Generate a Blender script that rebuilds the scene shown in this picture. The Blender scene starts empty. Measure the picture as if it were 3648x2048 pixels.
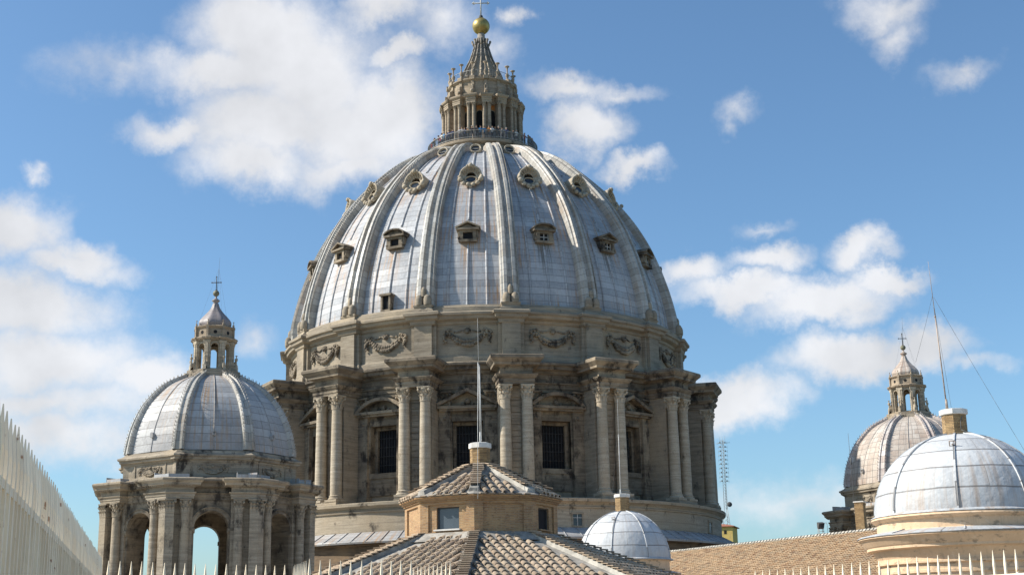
import bpy, math, random
from mathutils import Vector, Matrix, Quaternion
R = math.radians
PI = math.pi
random.seed(7)
SC = bpy.context.scene
COL = SC.collection

# ------------------------------------------------------------------ camera
W0, H0, FPX = 3648., 2048., 4800.
PITCH, ROLL = 0.253, -0.0189
_c, _s = math.cos(PITCH), math.sin(PITCH)
FV = Vector((0, _c, _s)); RV0 = Vector((1, 0, 0)); UV0 = Vector((0, -_s, _c))
RV = RV0*math.cos(ROLL) + UV0*math.sin(ROLL)
UV_ = UV0*math.cos(ROLL) - RV0*math.sin(ROLL)
cam_d = bpy.data.cameras.new('camera'); cam = bpy.data.objects.new('camera', cam_d); COL.objects.link(cam)
m = Matrix((RV, UV_, -FV)).transposed().to_4x4()
cam.matrix_world = m
cam_d.sensor_width = 36.; cam_d.lens = FPX/W0*36.
cam_d.clip_start = 0.2; cam_d.clip_end = 20000
SC.camera = cam
def ray(x, y): return FV + RV*((x-W0/2)/FPX) + UV_*((H0/2-y)/FPX)
def at(x, y, Y):
    v = ray(x, y); return v*(Y/v.y)

# ------------------------------------------------------------------ world + sun
SUN_AZ = -87.0      # azimuth measured from the direction facing the camera (-Y), positive to the right
SUN_EL = 39.0
S = Vector((math.sin(R(SUN_AZ))*math.cos(R(SUN_EL)), -math.cos(R(SUN_AZ))*math.cos(R(SUN_EL)), math.sin(R(SUN_EL))))
SC.view_settings.view_transform = 'Standard'; SC.view_settings.look = 'None'
SC.view_settings.exposure = 0.48; SC.view_settings.gamma = 1.0
ld = bpy.data.lights.new('sun', 'SUN'); ld.energy = 5.0; ld.angle = R(0.5); ld.color = (1.0, 0.93, 0.82)
lo = bpy.data.objects.new('sun', ld); COL.objects.link(lo)
lo.rotation_euler = S.to_track_quat('Z', 'Y').to_euler()
world = bpy.data.worlds.new("World"); SC.world = world; world.use_nodes = True
def build_world():
    nt = world.node_tree; nt.nodes.clear(); N = nt.nodes.new; L = nt.links.new
    def mth(op, a, b=None, c=None, clamp=False):
        n = N('ShaderNodeMath'); n.operation = op; n.use_clamp = clamp
        for i, v in enumerate((a, b, c)):
            if v is None: continue
            if isinstance(v, (int, float)): n.inputs[i].default_value = v
            else: L(v, n.inputs[i])
        return n.outputs[0]
    sky = N('ShaderNodeTexSky'); sky.sky_type = 'NISHITA'; sky.sun_disc = False
    sky.sun_elevation = R(SUN_EL); sky.sun_rotation = math.atan2(S.x, S.y)
    sky.altitude = 100; sky.air_density = 1.0; sky.dust_density = 1.1; sky.ozone_density = 2.5
    tc = N('ShaderNodeTexCoord'); nrm = N('ShaderNodeVectorMath'); nrm.operation = 'NORMALIZE'
    L(tc.outputs['Generated'], nrm.inputs[0])
    sep = N('ShaderNodeSeparateXYZ'); L(nrm.outputs[0], sep.inputs[0])
    az = mth('ARCTAN2', sep.outputs[0], sep.outputs[1]); el = mth('ARCSINE', sep.outputs[2])
    comb = N('ShaderNodeCombineXYZ'); L(az, comb.inputs[0]); L(el, comb.inputs[1])
    # domain warp so outlines are ragged
    n1 = N('ShaderNodeTexNoise'); n1.inputs['Scale'].default_value = 9; n1.inputs['Detail'].default_value = 7; n1.inputs['Roughness'].default_value = .62
    L(nrm.outputs[0], n1.inputs['Vector'])
    sb = N('ShaderNodeVectorMath'); sb.operation = 'SUBTRACT'; L(n1.outputs['Color'], sb.inputs[0]); sb.inputs[1].default_value = (.5, .5, .5)
    sc_ = N('ShaderNodeVectorMath'); sc_.operation = 'SCALE'; L(sb.outputs[0], sc_.inputs[0]); sc_.inputs['Scale'].default_value = .10
    ad = N('ShaderNodeVectorMath'); ad.operation = 'ADD'; L(comb.outputs[0], ad.inputs[0]); L(sc_.outputs[0], ad.inputs[1])
    fl = N('ShaderNodeVectorMath'); fl.operation = 'MULTIPLY'; L(ad.outputs[0], fl.inputs[0]); fl.inputs[1].default_value = (1, 1, 0)
    V = fl.outputs[0]
    # cumulus banks: centre (as photographed direction), half width, half height, density
    blobs = [(660,60,190,110,1),(560,180,200,70,1),(740,150,220,140,1),(800,230,200,140,1),(690,320,240,100,1),(430,320,110,45,.8),
      (880,340,200,130,1),(970,270,130,110,1),(640,420,170,70,.9),(850,440,180,55,.8),(1000,130,70,34,.8),(960,8,120,45,.8),(1110,60,110,75,.6),(1300,52,34,34,.6),
      (1480,340,110,75,1),(1430,240,130,45,.75),(1550,235,100,28,.5),(1610,425,85,40,.85),(1240,150,60,60,.4),
      (30,560,110,85,1),(175,645,100,42,.8),(60,780,180,95,1),(110,930,220,90,.95),(340,975,110,70,.85),(120,1040,330,60,.75),(80,415,30,24,.5),
      (150,1130,420,70,.65),(500,1060,200,50,.4),
      (1880,730,190,42,.95),(2070,750,210,58,1),(2270,700,110,34,.9),(1950,650,95,42,.9),(2190,630,90,45,.9),(1740,680,110,40,.8),
      (2150,880,190,62,1),(2320,870,130,60,1),(2480,910,90,24,.4),(1850,985,140,68,1),(2230,30,120,55,.65),(2260,100,70,60,.55),(2440,190,80,34,.42),(1850,290,50,34,.38),
      (1930,565,60,22,.4),(620,860,50,40,.35),(290,145,130,40,.3),(2000,1250,700,50,.35)]
    tot = None
    for (x, y, w, h, dn) in blobs:
        k = W0/2576.
        v = ray(x*k, y*k).normalized()
        A = math.atan2(v.x, v.y); E_ = math.asin(v.z)
        g_ = 1.12 if x < 1150 else 1.0; sx = w*k/FPX*g_; sy = h*k/FPX*g_
        ma = N('ShaderNodeVectorMath'); ma.operation = 'MULTIPLY_ADD'
        L(V, ma.inputs[0]); ma.inputs[1].default_value = (1/sx, 1/sy, 0); ma.inputs[2].default_value = (-A/sx, -E_/sy, 0)
        ln = N('ShaderNodeVectorMath'); ln.operation = 'LENGTH'; L(ma.outputs[0], ln.inputs[0])
        d = mth('MULTIPLY_ADD', ln.outputs['Value'], -dn, dn*1.25, clamp=False)   # falls through zero at 1.25 radii
        tot = d if tot is None else mth('SMOOTH_MAX', tot, d, .15)
    n2 = N('ShaderNodeTexNoise'); n2.inputs['Scale'].default_value = 20; n2.inputs['Detail'].default_value = 10; n2.inputs['Roughness'].default_value = .66
    L(nrm.outputs[0], n2.inputs['Vector'])
    nz = mth('MULTIPLY_ADD', n2.outputs['Fac'], .85, -.44)
    dens = mth('ADD', tot, nz)
    mr = N('ShaderNodeMapRange'); mr.interpolation_type = 'SMOOTHSTEP'; mr.inputs['From Min'].default_value = -.15; mr.inputs['From Max'].default_value = .84
    L(dens, mr.inputs['Value'])
    cover = mth('MULTIPLY', mr.outputs[0], .93)
    # soft light and dark inside the banks
    n3 = N('ShaderNodeTexNoise'); n3.inputs['Scale'].default_value = 13; n3.inputs['Detail'].default_value = 5
    L(nrm.outputs[0], n3.inputs['Vector'])
    cr = N('ShaderNodeMapRange'); cr.inputs['From Min'].default_value = .32; cr.inputs['From Max'].default_value = .62
    cr.inputs['To Min'].default_value = CLOUD_LO; cr.inputs['To Max'].default_value = CLOUD_HI; L(n3.outputs['Fac'], cr.inputs['Value'])
    cc = N('ShaderNodeVectorMath'); cc.operation = 'SCALE'; cc.inputs[0].default_value = (.97, .975, 1.0); L(cr.outputs[0], cc.inputs['Scale'])
    tint = N('ShaderNodeMix'); tint.data_type = 'RGBA'; tint.blend_type = 'MULTIPLY'; tint.inputs['Factor'].default_value = 1
    L(sky.outputs[0], tint.inputs['A']); tint.inputs['B'].default_value = SKY_TINT
    mix = N('ShaderNodeMix'); mix.data_type = 'RGBA'; L(cover, mix.inputs['Factor']); L(tint.outputs['Result'], mix.inputs['A']); L(cc.outputs[0], mix.inputs['B'])
    bg = N('ShaderNodeBackground'); bg.inputs['Strength'].default_value = SKY_STR; L(mix.outputs['Result'], bg.inputs['Color'])
    out = N('ShaderNodeOutputWorld'); L(bg.outputs[0], out.inputs['Surface'])
SKY_STR = 0.10; CLOUD_LO, CLOUD_HI = 5.3, 6.9; SKY_TINT = (.88, 1.09, 1.18, 1)
build_world()

# ------------------------------------------------------------------ materials
class NT:
    def __init__(s, name):
        s.m = bpy.data.materials.new(name); s.m.use_nodes = True; s.t = s.m.node_tree
        s.b = s.t.nodes['Principled BSDF']
    def n(s, typ, **kw):
        o = s.t.nodes.new(typ)
        for k, v in kw.items(): setattr(o, k, v)
        return o
    def l(s, a, b): s.t.links.new(a, b)
    def noise(s, vec, scale, detail=4, rough=.55, dist=0):
        o = s.n('ShaderNodeTexNoise'); o.inputs['Scale'].default_value = scale; o.inputs['Detail'].default_value = detail
        o.inputs['Roughness'].default_value = rough; o.inputs['Distortion'].default_value = dist
        if vec is not None: s.l(vec, o.inputs['Vector'])
        return o.outputs['Fac']
    def mul(s, vec, sc, loc=(0,0,0)):
        o = s.n('ShaderNodeMapping'); o.inputs['Scale'].default_value = sc; o.inputs['Location'].default_value = loc; s.l(vec, o.inputs['Vector']); return o.outputs[0]
    def ramp(s, v, a, b, lo=0., hi=1.):
        o = s.n('ShaderNodeMapRange'); o.interpolation_type = 'SMOOTHSTEP'
        for k, x in (('From Min', a), ('From Max', b), ('To Min', lo), ('To Max', hi)): o.inputs[k].default_value = x
        s.l(v, o.inputs['Value']); return o.outputs[0]
    def mix(s, f, a, b, mode='MIX'):
        o = s.n('ShaderNodeMix'); o.data_type = 'RGBA'; o.blend_type = mode
        for k, x in (('Factor', f), ('A', a), ('B', b)):
            if isinstance(x, (int, float)): o.inputs[k].default_value = x
            elif isinstance(x, tuple): o.inputs[k].default_value = x + (1,) if len(x) == 3 else x
            else: s.l(x, o.inputs[k])
        return o.outputs['Result']
    def math(s, op, a, b):
        o = s.n('ShaderNodeMath'); o.operation = op
        for i, x in enumerate((a, b)):
            if isinstance(x, (int, float)): o.inputs[i].default_value = x
            else: s.l(x, o.inputs[i])
        return o.outputs[0]
    def bump(s, h, strength=.4, dist=.05):
        o = s.n('ShaderNodeBump'); o.inputs['Strength'].default_value = strength; o.inputs['Distance'].default_value = dist
        s.l(h, o.inputs['Height']); s.l(o.outputs[0], s.b.inputs['Normal'])
    def fin(s, col, rough=.85, metal=0., spec=.3):
        if isinstance(col, tuple): s.b.inputs['Base Color'].default_value = col + (1,)
        else: s.l(col, s.b.inputs['Base Color'])
        if isinstance(rough, (int, float)): s.b.inputs['Roughness'].default_value = rough
        else: s.l(rough, s.b.inputs['Roughness'])
        s.b.inputs['Metallic'].default_value = metal; s.b.inputs['Specular IOR Level'].default_value = spec
        return s.m
    def pos(s):
        o = s.n('ShaderNodeNewGeometry'); return o.outputs['Position']
    def uv(s):
        o = s.n('ShaderNodeTexCoord'); return o.outputs['UV']

def mat_stone(name, base=(.335,.287,.222), dark=(.225,.188,.14), crust=.55, warm=(.385,.315,.225), course=.55):
    t = NT(name); P = t.pos()
    layer = t.noise(t.mul(P, (.35,.35,3.2)), 1.3, 6, .62)
    blot = t.noise(P, .28, 5, .6)
    c = t.mix(t.ramp(layer, .35, .68), dark, base)
    c = t.mix(t.ramp(blot, .45, .7), c, warm)
    # fine pitting
    pit = t.noise(t.mul(P, (1,1,2.5)), 6, 5, .7)
    c = t.mix(t.ramp(pit, .30, .5, .55, 0), c, (.16,.13,.10))
    # course joints
    w = t.n('ShaderNodeTexWave'); w.wave_type = 'BANDS'; w.bands_direction = 'Z'; w.wave_profile = 'SAW'
    w.inputs['Scale'].default_value = 2*PI/20/course ; w.inputs['Distortion'].default_value = .0
    t.l(P, w.inputs['Vector'])
    jl = t.ramp(w.outputs['Fac'], .90, .98, 0, .35)
    c = t.mix(jl, c, (.12,.10,.08))
    # streaky black crust
    st = t.noise(t.mul(P, (.8,.8,.45)), 1.1, 7, .7)
    st2 = t.noise(P, .55, 3, .5)
    k = t.math('MULTIPLY', t.ramp(st, .60-.12*crust, .74-.1*crust), t.ramp(st2, .50-.1*crust, .62-.05*crust))
    c = t.mix(t.math('MULTIPLY', k, min(1., .35+crust)), c, (.045,.038,.032))
    t.bump(t.math('ADD', t.math('MULTIPLY', layer, .6), pit), .5, .06)
    return t.fin(c, .9)
def mat_lead(name, base=(.40,.44,.485), dark=(.27,.31,.36), rust=.5, row=.8, wid=1.3, white=0., rusty=(.33,.20,.10), rough=.48, fine=1., off=.5, drip=None):
    t = NT(name); U = t.uv(); P = t.pos()
    br = t.n('ShaderNodeTexBrick'); br.offset = off; br.inputs['Scale'].default_value = 1
    br.inputs['Brick Width'].default_value = wid; br.inputs['Row Height'].default_value = row
    br.inputs['Mortar Size'].default_value = .03; br.inputs['Mortar Smooth'].default_value = .3; br.inputs['Bias'].default_value = 0
    br.inputs['Color1'].default_value = (.2,.2,.2,1); br.inputs['Color2'].default_value = (.8,.8,.8,1); br.inputs['Mortar'].default_value = (.5,.5,.5,1)
    wob = t.n('ShaderNodeVectorMath'); wob.operation = 'MULTIPLY_ADD'
    nz = t.n('ShaderNodeTexNoise'); nz.inputs['Scale'].default_value = .7; t.l(U, nz.inputs['Vector'])
    t.l(nz.outputs['Color'], wob.inputs[0]); wob.inputs[1].default_value = (.0,.12,0); t.l(U, wob.inputs[2])
    t.l(wob.outputs[0], br.inputs['Vector'])
    tone = t.n('ShaderNodeRGBToBW'); t.l(br.outputs['Color'], tone.inputs[0])
    big = t.noise(P, .22, 5, .6); stk = t.noise(t.mul(U, (2.2,.16,1)), 1.5, 5, .65); fin = t.noise(P, 3.5*fine, 5, .7)
    v = t.math('ADD', t.math('MULTIPLY', tone.outputs[0], .25), t.math('ADD', t.math('MULTIPLY', big, .45), t.math('MULTIPLY', fin, .3)))
    c = t.mix(t.ramp(v, .33, .66), dark, base)
    c = t.mix(t.ramp(stk, .56, .78, 0, .35+white), c, (.58,.57,.54))
    rs = t.noise(t.mul(U, (3.1,.10,1), (7,3,0)), 1.2, 6, .7); rb = t.noise(P, .16, 3, .5)
    rk = t.math('MULTIPLY', t.ramp(rs, .47, .66), t.ramp(rb, .40, .58))
    c = t.mix(t.math('MULTIPLY', rk, rust), c, rusty)
    dk = t.noise(t.mul(U, (4.3,.14,1), (2,9,0)), 1.1, 6, .7)
    c = t.mix(t.ramp(dk, .54, .72, 0, .6*min(1, rust+.15)), c, (.13,.115,.09))
    if drip:      # stains running down from under each dormer
        sx = t.n('ShaderNodeSeparateXYZ'); t.l(U, sx.inputs[0])
        du = t.math('ABSOLUTE', t.math('SUBTRACT', sx.outputs[0], 5.), 0)
        hz = t.noise(t.mul(U, (5.,.12,1), (1,4,0)), 1.4, 5, .7)
        for v0, ln_, wd in ((8.9, 6.5, 1.0), (20.2, 5., 1.15), (27.5, 3., .8)):
            vv = t.math('SUBTRACT', v0, sx.outputs[1])
            mk = t.math('MULTIPLY', t.math('MULTIPLY', t.ramp(vv, 0., .4), t.ramp(vv, ln_*.25, ln_, 1., 0.)), t.ramp(du, wd*.5, wd, 1., 0.))
            c = t.mix(t.math('MULTIPLY', mk, t.ramp(hz, .38, .60, 0, .95)), c, drip)
    c = t.mix(t.math('MULTIPLY', br.outputs['Fac'], .8), c, (.13,.12,.115))
    dn = t.noise(P, .9*fine, 3, .5)
    t.bump(t.math('ADD', t.math('ADD', t.math('MULTIPLY', br.outputs['Fac'], -1.0), t.math('MULTIPLY', dn, 3.0)), t.math('MULTIPLY', fin, .5)), .4, .05)
    return t.fin(c, t.ramp(v, .3, .7, rough+.15, rough-.08), 0.0, .5)
def mat_brick(name, a=(.42,.25,.125), b=(.29,.165,.085), mort=(.34,.27,.19), w=.26, h=.048):
    t = NT(name); U = t.uv(); P = t.pos()
    br = t.n('ShaderNodeTexBrick'); br.inputs['Scale'].default_value = 1; br.inputs['Brick Width'].default_value = w; br.inputs['Row Height'].default_value = h
    br.inputs['Mortar Size'].default_value = .007; br.inputs['Mortar Smooth'].default_value = .2
    br.inputs['Color1'].default_value = a+(1,); br.inputs['Color2'].default_value = b+(1,); br.inputs['Mortar'].default_value = mort+(1,)
    t.l(U, br.inputs['Vector'])
    n = t.noise(P, 3.0, 5, .6); n2 = t.noise(t.mul(P, (8,8,22)), 1, 3, .6)
    c = t.mix(t.ramp(n, .38, .7, 0, .45), br.outputs['Color'], (.48,.34,.18))
    c = t.mix(t.ramp(n2, .3, .5, .5, 0), c, (.13,.085,.05))
    t.bump(t.math('ADD', t.math('MULTIPLY', br.outputs['Fac'], -1), t.math('MULTIPLY', n2, .6)), .6, .012)
    return t.fin(c, .92)
def mat_tile(name, cols=((.34,.255,.18),(.45,.35,.255),(.27,.20,.145)), sc=3.2, lichen=.4):
    t = NT(name); P = t.pos()
    oi = t.n('ShaderNodeNewGeometry')
    r = oi.outputs['Random Per Island']
    c = t.mix(t.ramp(r, .1, .6), cols[0], cols[1]); c = t.mix(t.ramp(r, .72, .98), c, cols[2])
    n = t.noise(P, sc, 6, .65); c = t.mix(t.ramp(n, .42, .7, 0, .6), c, (.34,.29,.21))
    n2 = t.noise(P, sc*3.1, 5, .7); c = t.mix(t.ramp(n2, .52, .68, 0, lichen), c, (.13,.11,.08))
    t.bump(n2, .5, .01)
    return t.fin(c, .93)
def mat_plain(name, col, rough=.8, metal=0., var=.25, sc=3., spec=.3, bump=0.):
    t = NT(name); P = t.pos(); n = t.noise(P, sc, 5, .6)
    d = tuple(x*(1-var) for x in col); e = tuple(min(1., x*(1+var*.6)) for x in col)
    c = t.mix(t.ramp(n, .35, .68), d, e)
    if bump: t.bump(n, bump, .03)
    return t.fin(c, rough, metal, spec)
def mat_stucco(name, col=(.56,.36,.20)):
    t = NT(name); P = t.pos()
    n = t.noise(P, 1.1, 6, .65); s = t.noise(t.mul(P, (3,3,.3)), 1.5, 5, .65); b = t.noise(t.mul(P, (1,1,2.)), 2.6, 4, .6)
    c = t.mix(t.ramp(n, .4, .7, 0, .5), col, tuple(x*.78 for x in col))
    c = t.mix(t.ramp(s, .50, .72, 0, .5), c, (.34,.26,.18)); c = t.mix(t.ramp(b, .57, .68, 0, .6), c, (.17,.14,.11))
    f_ = t.noise(P, 7., 6, .7); c = t.mix(t.ramp(f_, .56, .66, 0, .35), c, (.75,.62,.48))
    t.bump(n, .3, .02)
    return t.fin(c, .9)
def mat_paint(name):
    t = NT(name); P = t.pos()
    n = t.noise(P, 2.2, 4, .6); sp = t.noise(P, 7.5, 4, .6); st = t.noise(t.mul(P, (9,9,1.2)), 1, 4, .6)
    c = t.mix(t.ramp(n, .35, .7), (.80,.67,.49), (.90,.79,.61))
    c = t.mix(t.ramp(st, .56, .8, 0, .5), c, (.40,.37,.31))
    c = t.mix(t.ramp(sp, .635, .70, 0, .85), c, (.30,.12,.045))
    t.bump(sp, .2, .004)
    return t.fin(c, .6)
MS = mat_stone('travertine', crust=.45)
MSD = mat_stone('travertine_soot', base=(.26,.215,.16), dark=(.15,.122,.09), crust=1.25)
MSK = mat_stone('travertine_soot_shade', base=(.20,.17,.13), dark=(.115,.097,.073), crust=1.2)  # sooty stone; recess shade around windows and drum cornice put into its colour
MSLN = mat_stone('travertine_lantern', base=(.41,.335,.25), dark=(.27,.215,.155), crust=.6)
MSL = mat_stone('travertine_pale', base=(.51,.445,.345), dark=(.36,.305,.23), crust=.45)
MSM = mat_stone('travertine_minor', base=(.385,.33,.255), dark=(.245,.205,.155), crust=.9)
MPOD = mat_stone('podium_plaster', base=(.46,.39,.295), dark=(.33,.28,.21), crust=.6, course=1.3)
LK = dict(base=(.455,.465,.48), dark=(.26,.275,.30), rust=1., wid=30, white=.3, rusty=(.42,.25,.13), rough=.58)
MLEAD = mat_lead('lead_sheet', drip=(.40,.23,.11), **LK); MLEAD2 = mat_lead('lead_sheet_sooty', drip=(.10,.09,.07), **LK)
MRIB = mat_lead('lead_rib', base=(.49,.475,.44), dark=(.30,.285,.25), rust=.6, row=.8, wid=30, white=.15)
MLEADM = mat_lead('lead_minor', base=(.43,.435,.435), dark=(.26,.26,.265), rust=.9, row=.75, wid=3., off=0., rough=.58)
MLEADR = mat_lead('lead_weathered', base=(.53,.485,.43), dark=(.34,.27,.22), rust=.9, row=.7, wid=.9, off=0., white=.7, rusty=(.25,.14,.09))
MSILV = mat_lead('lead_bright', base=(.55,.565,.575), dark=(.36,.38,.40), rust=.5, row=.75, wid=40, rough=.55, fine=2)
MORANGE = mat_stucco('orange_stucco', (.62,.25,.07))
MPEACH = mat_stucco('peach_stucco', (.66,.475,.31))
MBR = mat_brick('thin_brick')
MBRC = mat_brick('chimney_brick', a=(.38,.25,.12), b=(.19,.12,.06), mort=(.15,.115,.075), h=.055)
MTILE = mat_tile('roof_tile')
MTILEN = mat_tile('nave_tile', cols=((.52,.35,.20),(.62,.44,.265),(.36,.22,.13)), sc=1.3, lichen=.6)
MMORT = mat_plain('grey_mortar', (.33,.31,.275), .95, var=.35, bump=.4)
MMORTL = mat_plain('pale_mortar', (.44,.415,.365), .95, var=.25, bump=.4)
MDARK = mat_plain('dark_interior', (.018,.018,.02), .9)
MGLASS = mat_plain('dark_glass', (.03,.035,.045), .15, spec=.6)
MIRON = mat_plain('dark_iron', (.075,.075,.075), .7, var=.3)
MRAIL = mat_plain('grey_rail', (.30,.30,.28), .6, var=.3)
MSTEEL = mat_plain('galvanised_steel', (.50,.50,.48), .45, var=.2)
MRUSTY = mat_plain('rusty_pole', (.36,.29,.24), .7, var=.4)
MWIRE = mat_plain('wire', (.12,.12,.12), .7)
MGOLD = mat_plain('gilt_bronze', (.43,.33,.12), .45, metal=.7, var=.25, sc=1.2)
MBRZ = mat_plain('weathered_bronze', (.20,.19,.13), .6, var=.3)
MCONC = mat_plain('pale_concrete', (.62,.60,.56), .85, var=.15)
MPAINT = mat_paint('fence_paint')
MYEL = mat_stucco('yellow_stucco', (.62,.45,.14))
MSHADE = mat_plain('tinted_pane', (.075,.095,.115), .25, spec=.5, var=.1)
MTERR = mat_plain('terrace_paving', (.42,.38,.32), .95, var=.3, sc=1)
MGRD = mat_plain('city_ground', (.14,.15,.10), .95, var=.5, sc=.02)
MHILL = mat_plain('hill_green', (.07,.09,.04), .95, var=.5, sc=.05)

# ------------------------------------------------------------------ mesh builder
class MB:
    def __init__(s): s.v = []; s.f = []; s.uv = []; s.sm = []; s.mi = []
    def pt(s, p): s.v.append(tuple(p)); return len(s.v)-1
    def face(s, idx, uv=None, smooth=False, mi=0): s.f.append(tuple(idx)); s.uv.append(uv); s.sm.append(smooth); s.mi.append(mi)
    def quad(s, a, b, c, d, uv=None, smooth=False, mi=0):
        i = [s.pt(p) for p in (a, b, c, d)]; s.face(i, uv, smooth, mi)
    def loft(s, rings, closed=True, cap0=True, cap1=True, smooth=False, mi=0, uvs=None):
        n = len(rings[0]); base = []
        for r_ in rings: base.append([s.pt(p) for p in r_])
        m_ = n if closed else n-1
        for i in range(len(rings)-1):
            for j in range(m_):
                k = (j+1) % n
                uv = None
                if uvs: uv = (uvs[i][j], uvs[i][j+1], uvs[i+1][j+1], uvs[i+1][j])
                s.face((base[i][j], base[i][k], base[i+1][k], base[i+1][j]), uv, smooth, mi)
        if cap0: s.face(tuple(reversed(base[0])), None, False, mi)
        if cap1: s.face(tuple(base[-1]), None, False, mi)
    def box(s, x0, x1, y0, y1, z0, z1, mi=0):
        s.loft([[(x0,y0,z0),(x1,y0,z0),(x1,y1,z0),(x0,y1,z0)], [(x0,y0,z1),(x1,y0,z1),(x1,y1,z1),(x0,y1,z1)]], mi=mi)
    def lathe(s, prof, n=32, c=(0,0), a0=0., a1=None, cap0=False, cap1=False, smooth=True, mi=0):
        full = a1 is None
        cnt = n if full else n+1
        A = [(a0 + (2*PI*j/n if full else (a1-a0)*j/n)) for j in range(cnt)]
        rings = [[(c[0]+r_*math.sin(a), c[1]-r_*math.cos(a), z) for a in A] for r_, z in prof]
        L_ = [0.]
        for i in range(1, len(prof)): L_.append(L_[-1]+math.hypot(prof[i][0]-prof[i-1][0], prof[i][1]-prof[i-1][1]))
        rm = max(p[0] for p in prof)
        AA = A+[A[0]+2*PI] if full else A
        uvs = [[(a*rm, l) for a in AA] for l in L_]
        # separate each hard step so mouldings stay crisp
        s.loft(rings, closed=full, cap0=cap0, cap1=cap1, smooth=smooth, mi=mi, uvs=uvs)
    def tube(s, p, q, r0, r1=None, n=8, smooth=True, mi=0, cap=True):
        r1 = r0 if r1 is None else r1
        p = Vector(p); q = Vector(q); d = (q-p).normalized()
        a = d.orthogonal().normalized(); b = d.cross(a)
        ring = lambda c_, r_: [c_ + (a*math.cos(2*PI*j/n)+b*math.sin(2*PI*j/n))*r_ for j in range(n)]
        s.loft([ring(p, r0), ring(q, max(r1, 1e-4))], cap0=cap, cap1=cap, smooth=smooth, mi=mi)
    def path(s, pts, r, n=6, mi=0):
        for a, b in zip(pts, pts[1:]): s.tube(a, b, r, n=n, mi=mi)
    def ball(s, c, r, n=10, m_=6, sx=1, sy=1, sz=1, mi=0, smooth=True):
        rings = []
        for i in range(m_+1):
            t = PI*i/m_; rr = max(math.sin(t), 1e-3)
            rings.append([(c[0]+sx*r*rr*math.cos(2*PI*j/n), c[1]+sy*r*rr*math.sin(2*PI*j/n), c[2]-sz*r*math.cos(t)) for j in range(n)])
        s.loft(rings, cap0=False, cap1=False, smooth=smooth, mi=mi)
    def moulded(s, foot, prof, cap0=True, cap1=True, mi=0):
        """closed CCW footprint offset outwards through a moulding profile [(offset, z), ...]"""
        s.loft([[(x, y, z) for x, y in offset(foot, o)] for o, z in prof], cap0=cap0, cap1=cap1, mi=mi)
    def strip(s, pts, th, y0, y1, mi=0, closed=False):
        """bar of thickness th following a polyline in the x,z plane, from depth y0 to y1; pts is the inner edge, th goes to the left of travel"""
        n = len(pts); out = []
        for i in range(n):
            a = pts[(i-1) % n] if (i > 0 or closed) else None; b = pts[i]; c_ = pts[(i+1) % n] if (i < n-1 or closed) else None
            ns = []
            for p, q in ((a, b), (b, c_)):
                if p is None or q is None: continue
                dx, dz = q[0]-p[0], q[1]-p[1]; l = math.hypot(dx, dz); ns.append((-dz/l, dx/l))
            nx = sum(k[0] for k in ns)/len(ns); nz = sum(k[1] for k in ns)/len(ns); l2 = nx*nx+nz*nz
            out.append((b[0]+nx/l2*th, b[1]+nz/l2*th))
        rings = [[(p[0], y0, p[1]), (q[0], y0, q[1]), (q[0], y1, q[1]), (p[0], y1, p[1])] for p, q in zip(pts, out)]
        s.loft(rings, mi=mi)
    def prism(s, poly, y0, y1, mi=0):
        """polygon in x,z extruded in y"""
        s.loft([[(x, y0, z) for x, z in poly], [(x, y1, z) for x, z in poly]], mi=mi)
    def xf(s, M, start=0):
        for i in range(start, len(s.v)): s.v[i] = tuple(M @ Vector(s.v[i]))
    def add(s, o, M=None):
        k = len(s.v)
        s.v += [tuple(M @ Vector(p)) for p in o.v] if M else list(o.v)
        s.f += [tuple(i+k for i in f) for f in o.f]; s.uv += o.uv; s.sm += o.sm; s.mi += o.mi
    def mesh(s, name, mats):
        me = bpy.data.meshes.new(name); me.from_pydata(s.v, [], s.f)
        for m_ in (mats if isinstance(mats, (list, tuple)) else [mats]): me.materials.append(m_)
        me.polygons.foreach_set('use_smooth', s.sm); me.polygons.foreach_set('material_index', s.mi)
        ul = me.uv_layers.new(name='uv'); data = ul.data
        k = 0
        for fi, f in enumerate(s.f):
            uv = s.uv[fi]
            if uv is None:
                a, b, c = (Vector(s.v[f[i]]) for i in (0, 1, len(f)-1)); nn = (b-a).cross(c-a)
                if abs(nn.z) > .8*nn.length: uv = [(s.v[i][0], s.v[i][1]) for i in f]
                elif abs(nn.y) >= abs(nn.x): uv = [(s.v[i][0], s.v[i][2]) for i in f]
                else: uv = [(s.v[i][1], s.v[i][2]) for i in f]
            for p in uv: data[k].uv = p; k += 1
        me.update()
        return me
    def obj(s, name, mats, parent=None, rot=0., loc=(0,0,0)):
        return link(name, s.mesh(name, mats), parent, rot, loc)
def link(name, me, parent=None, rot=0., loc=(0,0,0)):
    o = bpy.data.objects.new(name, me); COL.objects.link(o)
    if parent: o.parent = parent
    o.rotation_euler = (0, 0, rot); o.location = loc
    return o
def offset(foot, o):
    if abs(o) < 1e-9: return list(foot)
    n = len(foot); out = []
    for i in range(n):
        a, b, c = foot[i-1], foot[i], foot[(i+1) % n]
        d1 = (b[0]-a[0], b[1]-a[1]); d2 = (c[0]-b[0], c[1]-b[1])
        l1 = math.hypot(*d1); l2 = math.hypot(*d2)
        n1 = (d1[1]/l1, -d1[0]/l1); n2 = (d2[1]/l2, -d2[0]/l2)
        k = 1 + n1[0]*n2[0] + n1[1]*n2[1]; k = max(k, .35)
        out.append((b[0]+(n1[0]+n2[0])/k*o, b[1]+(n1[1]+n2[1])/k*o))
    return out
def empty(name, loc, label, cat, group=None, rot=0.):
    o = bpy.data.objects.new(name, None); COL.objects.link(o); o.location = loc; o.rotation_euler = (0,0,rot)
    o.empty_display_size = .5
    o['label'] = label; o['category'] = cat
    if group: o['group'] = group
    return o
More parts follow.
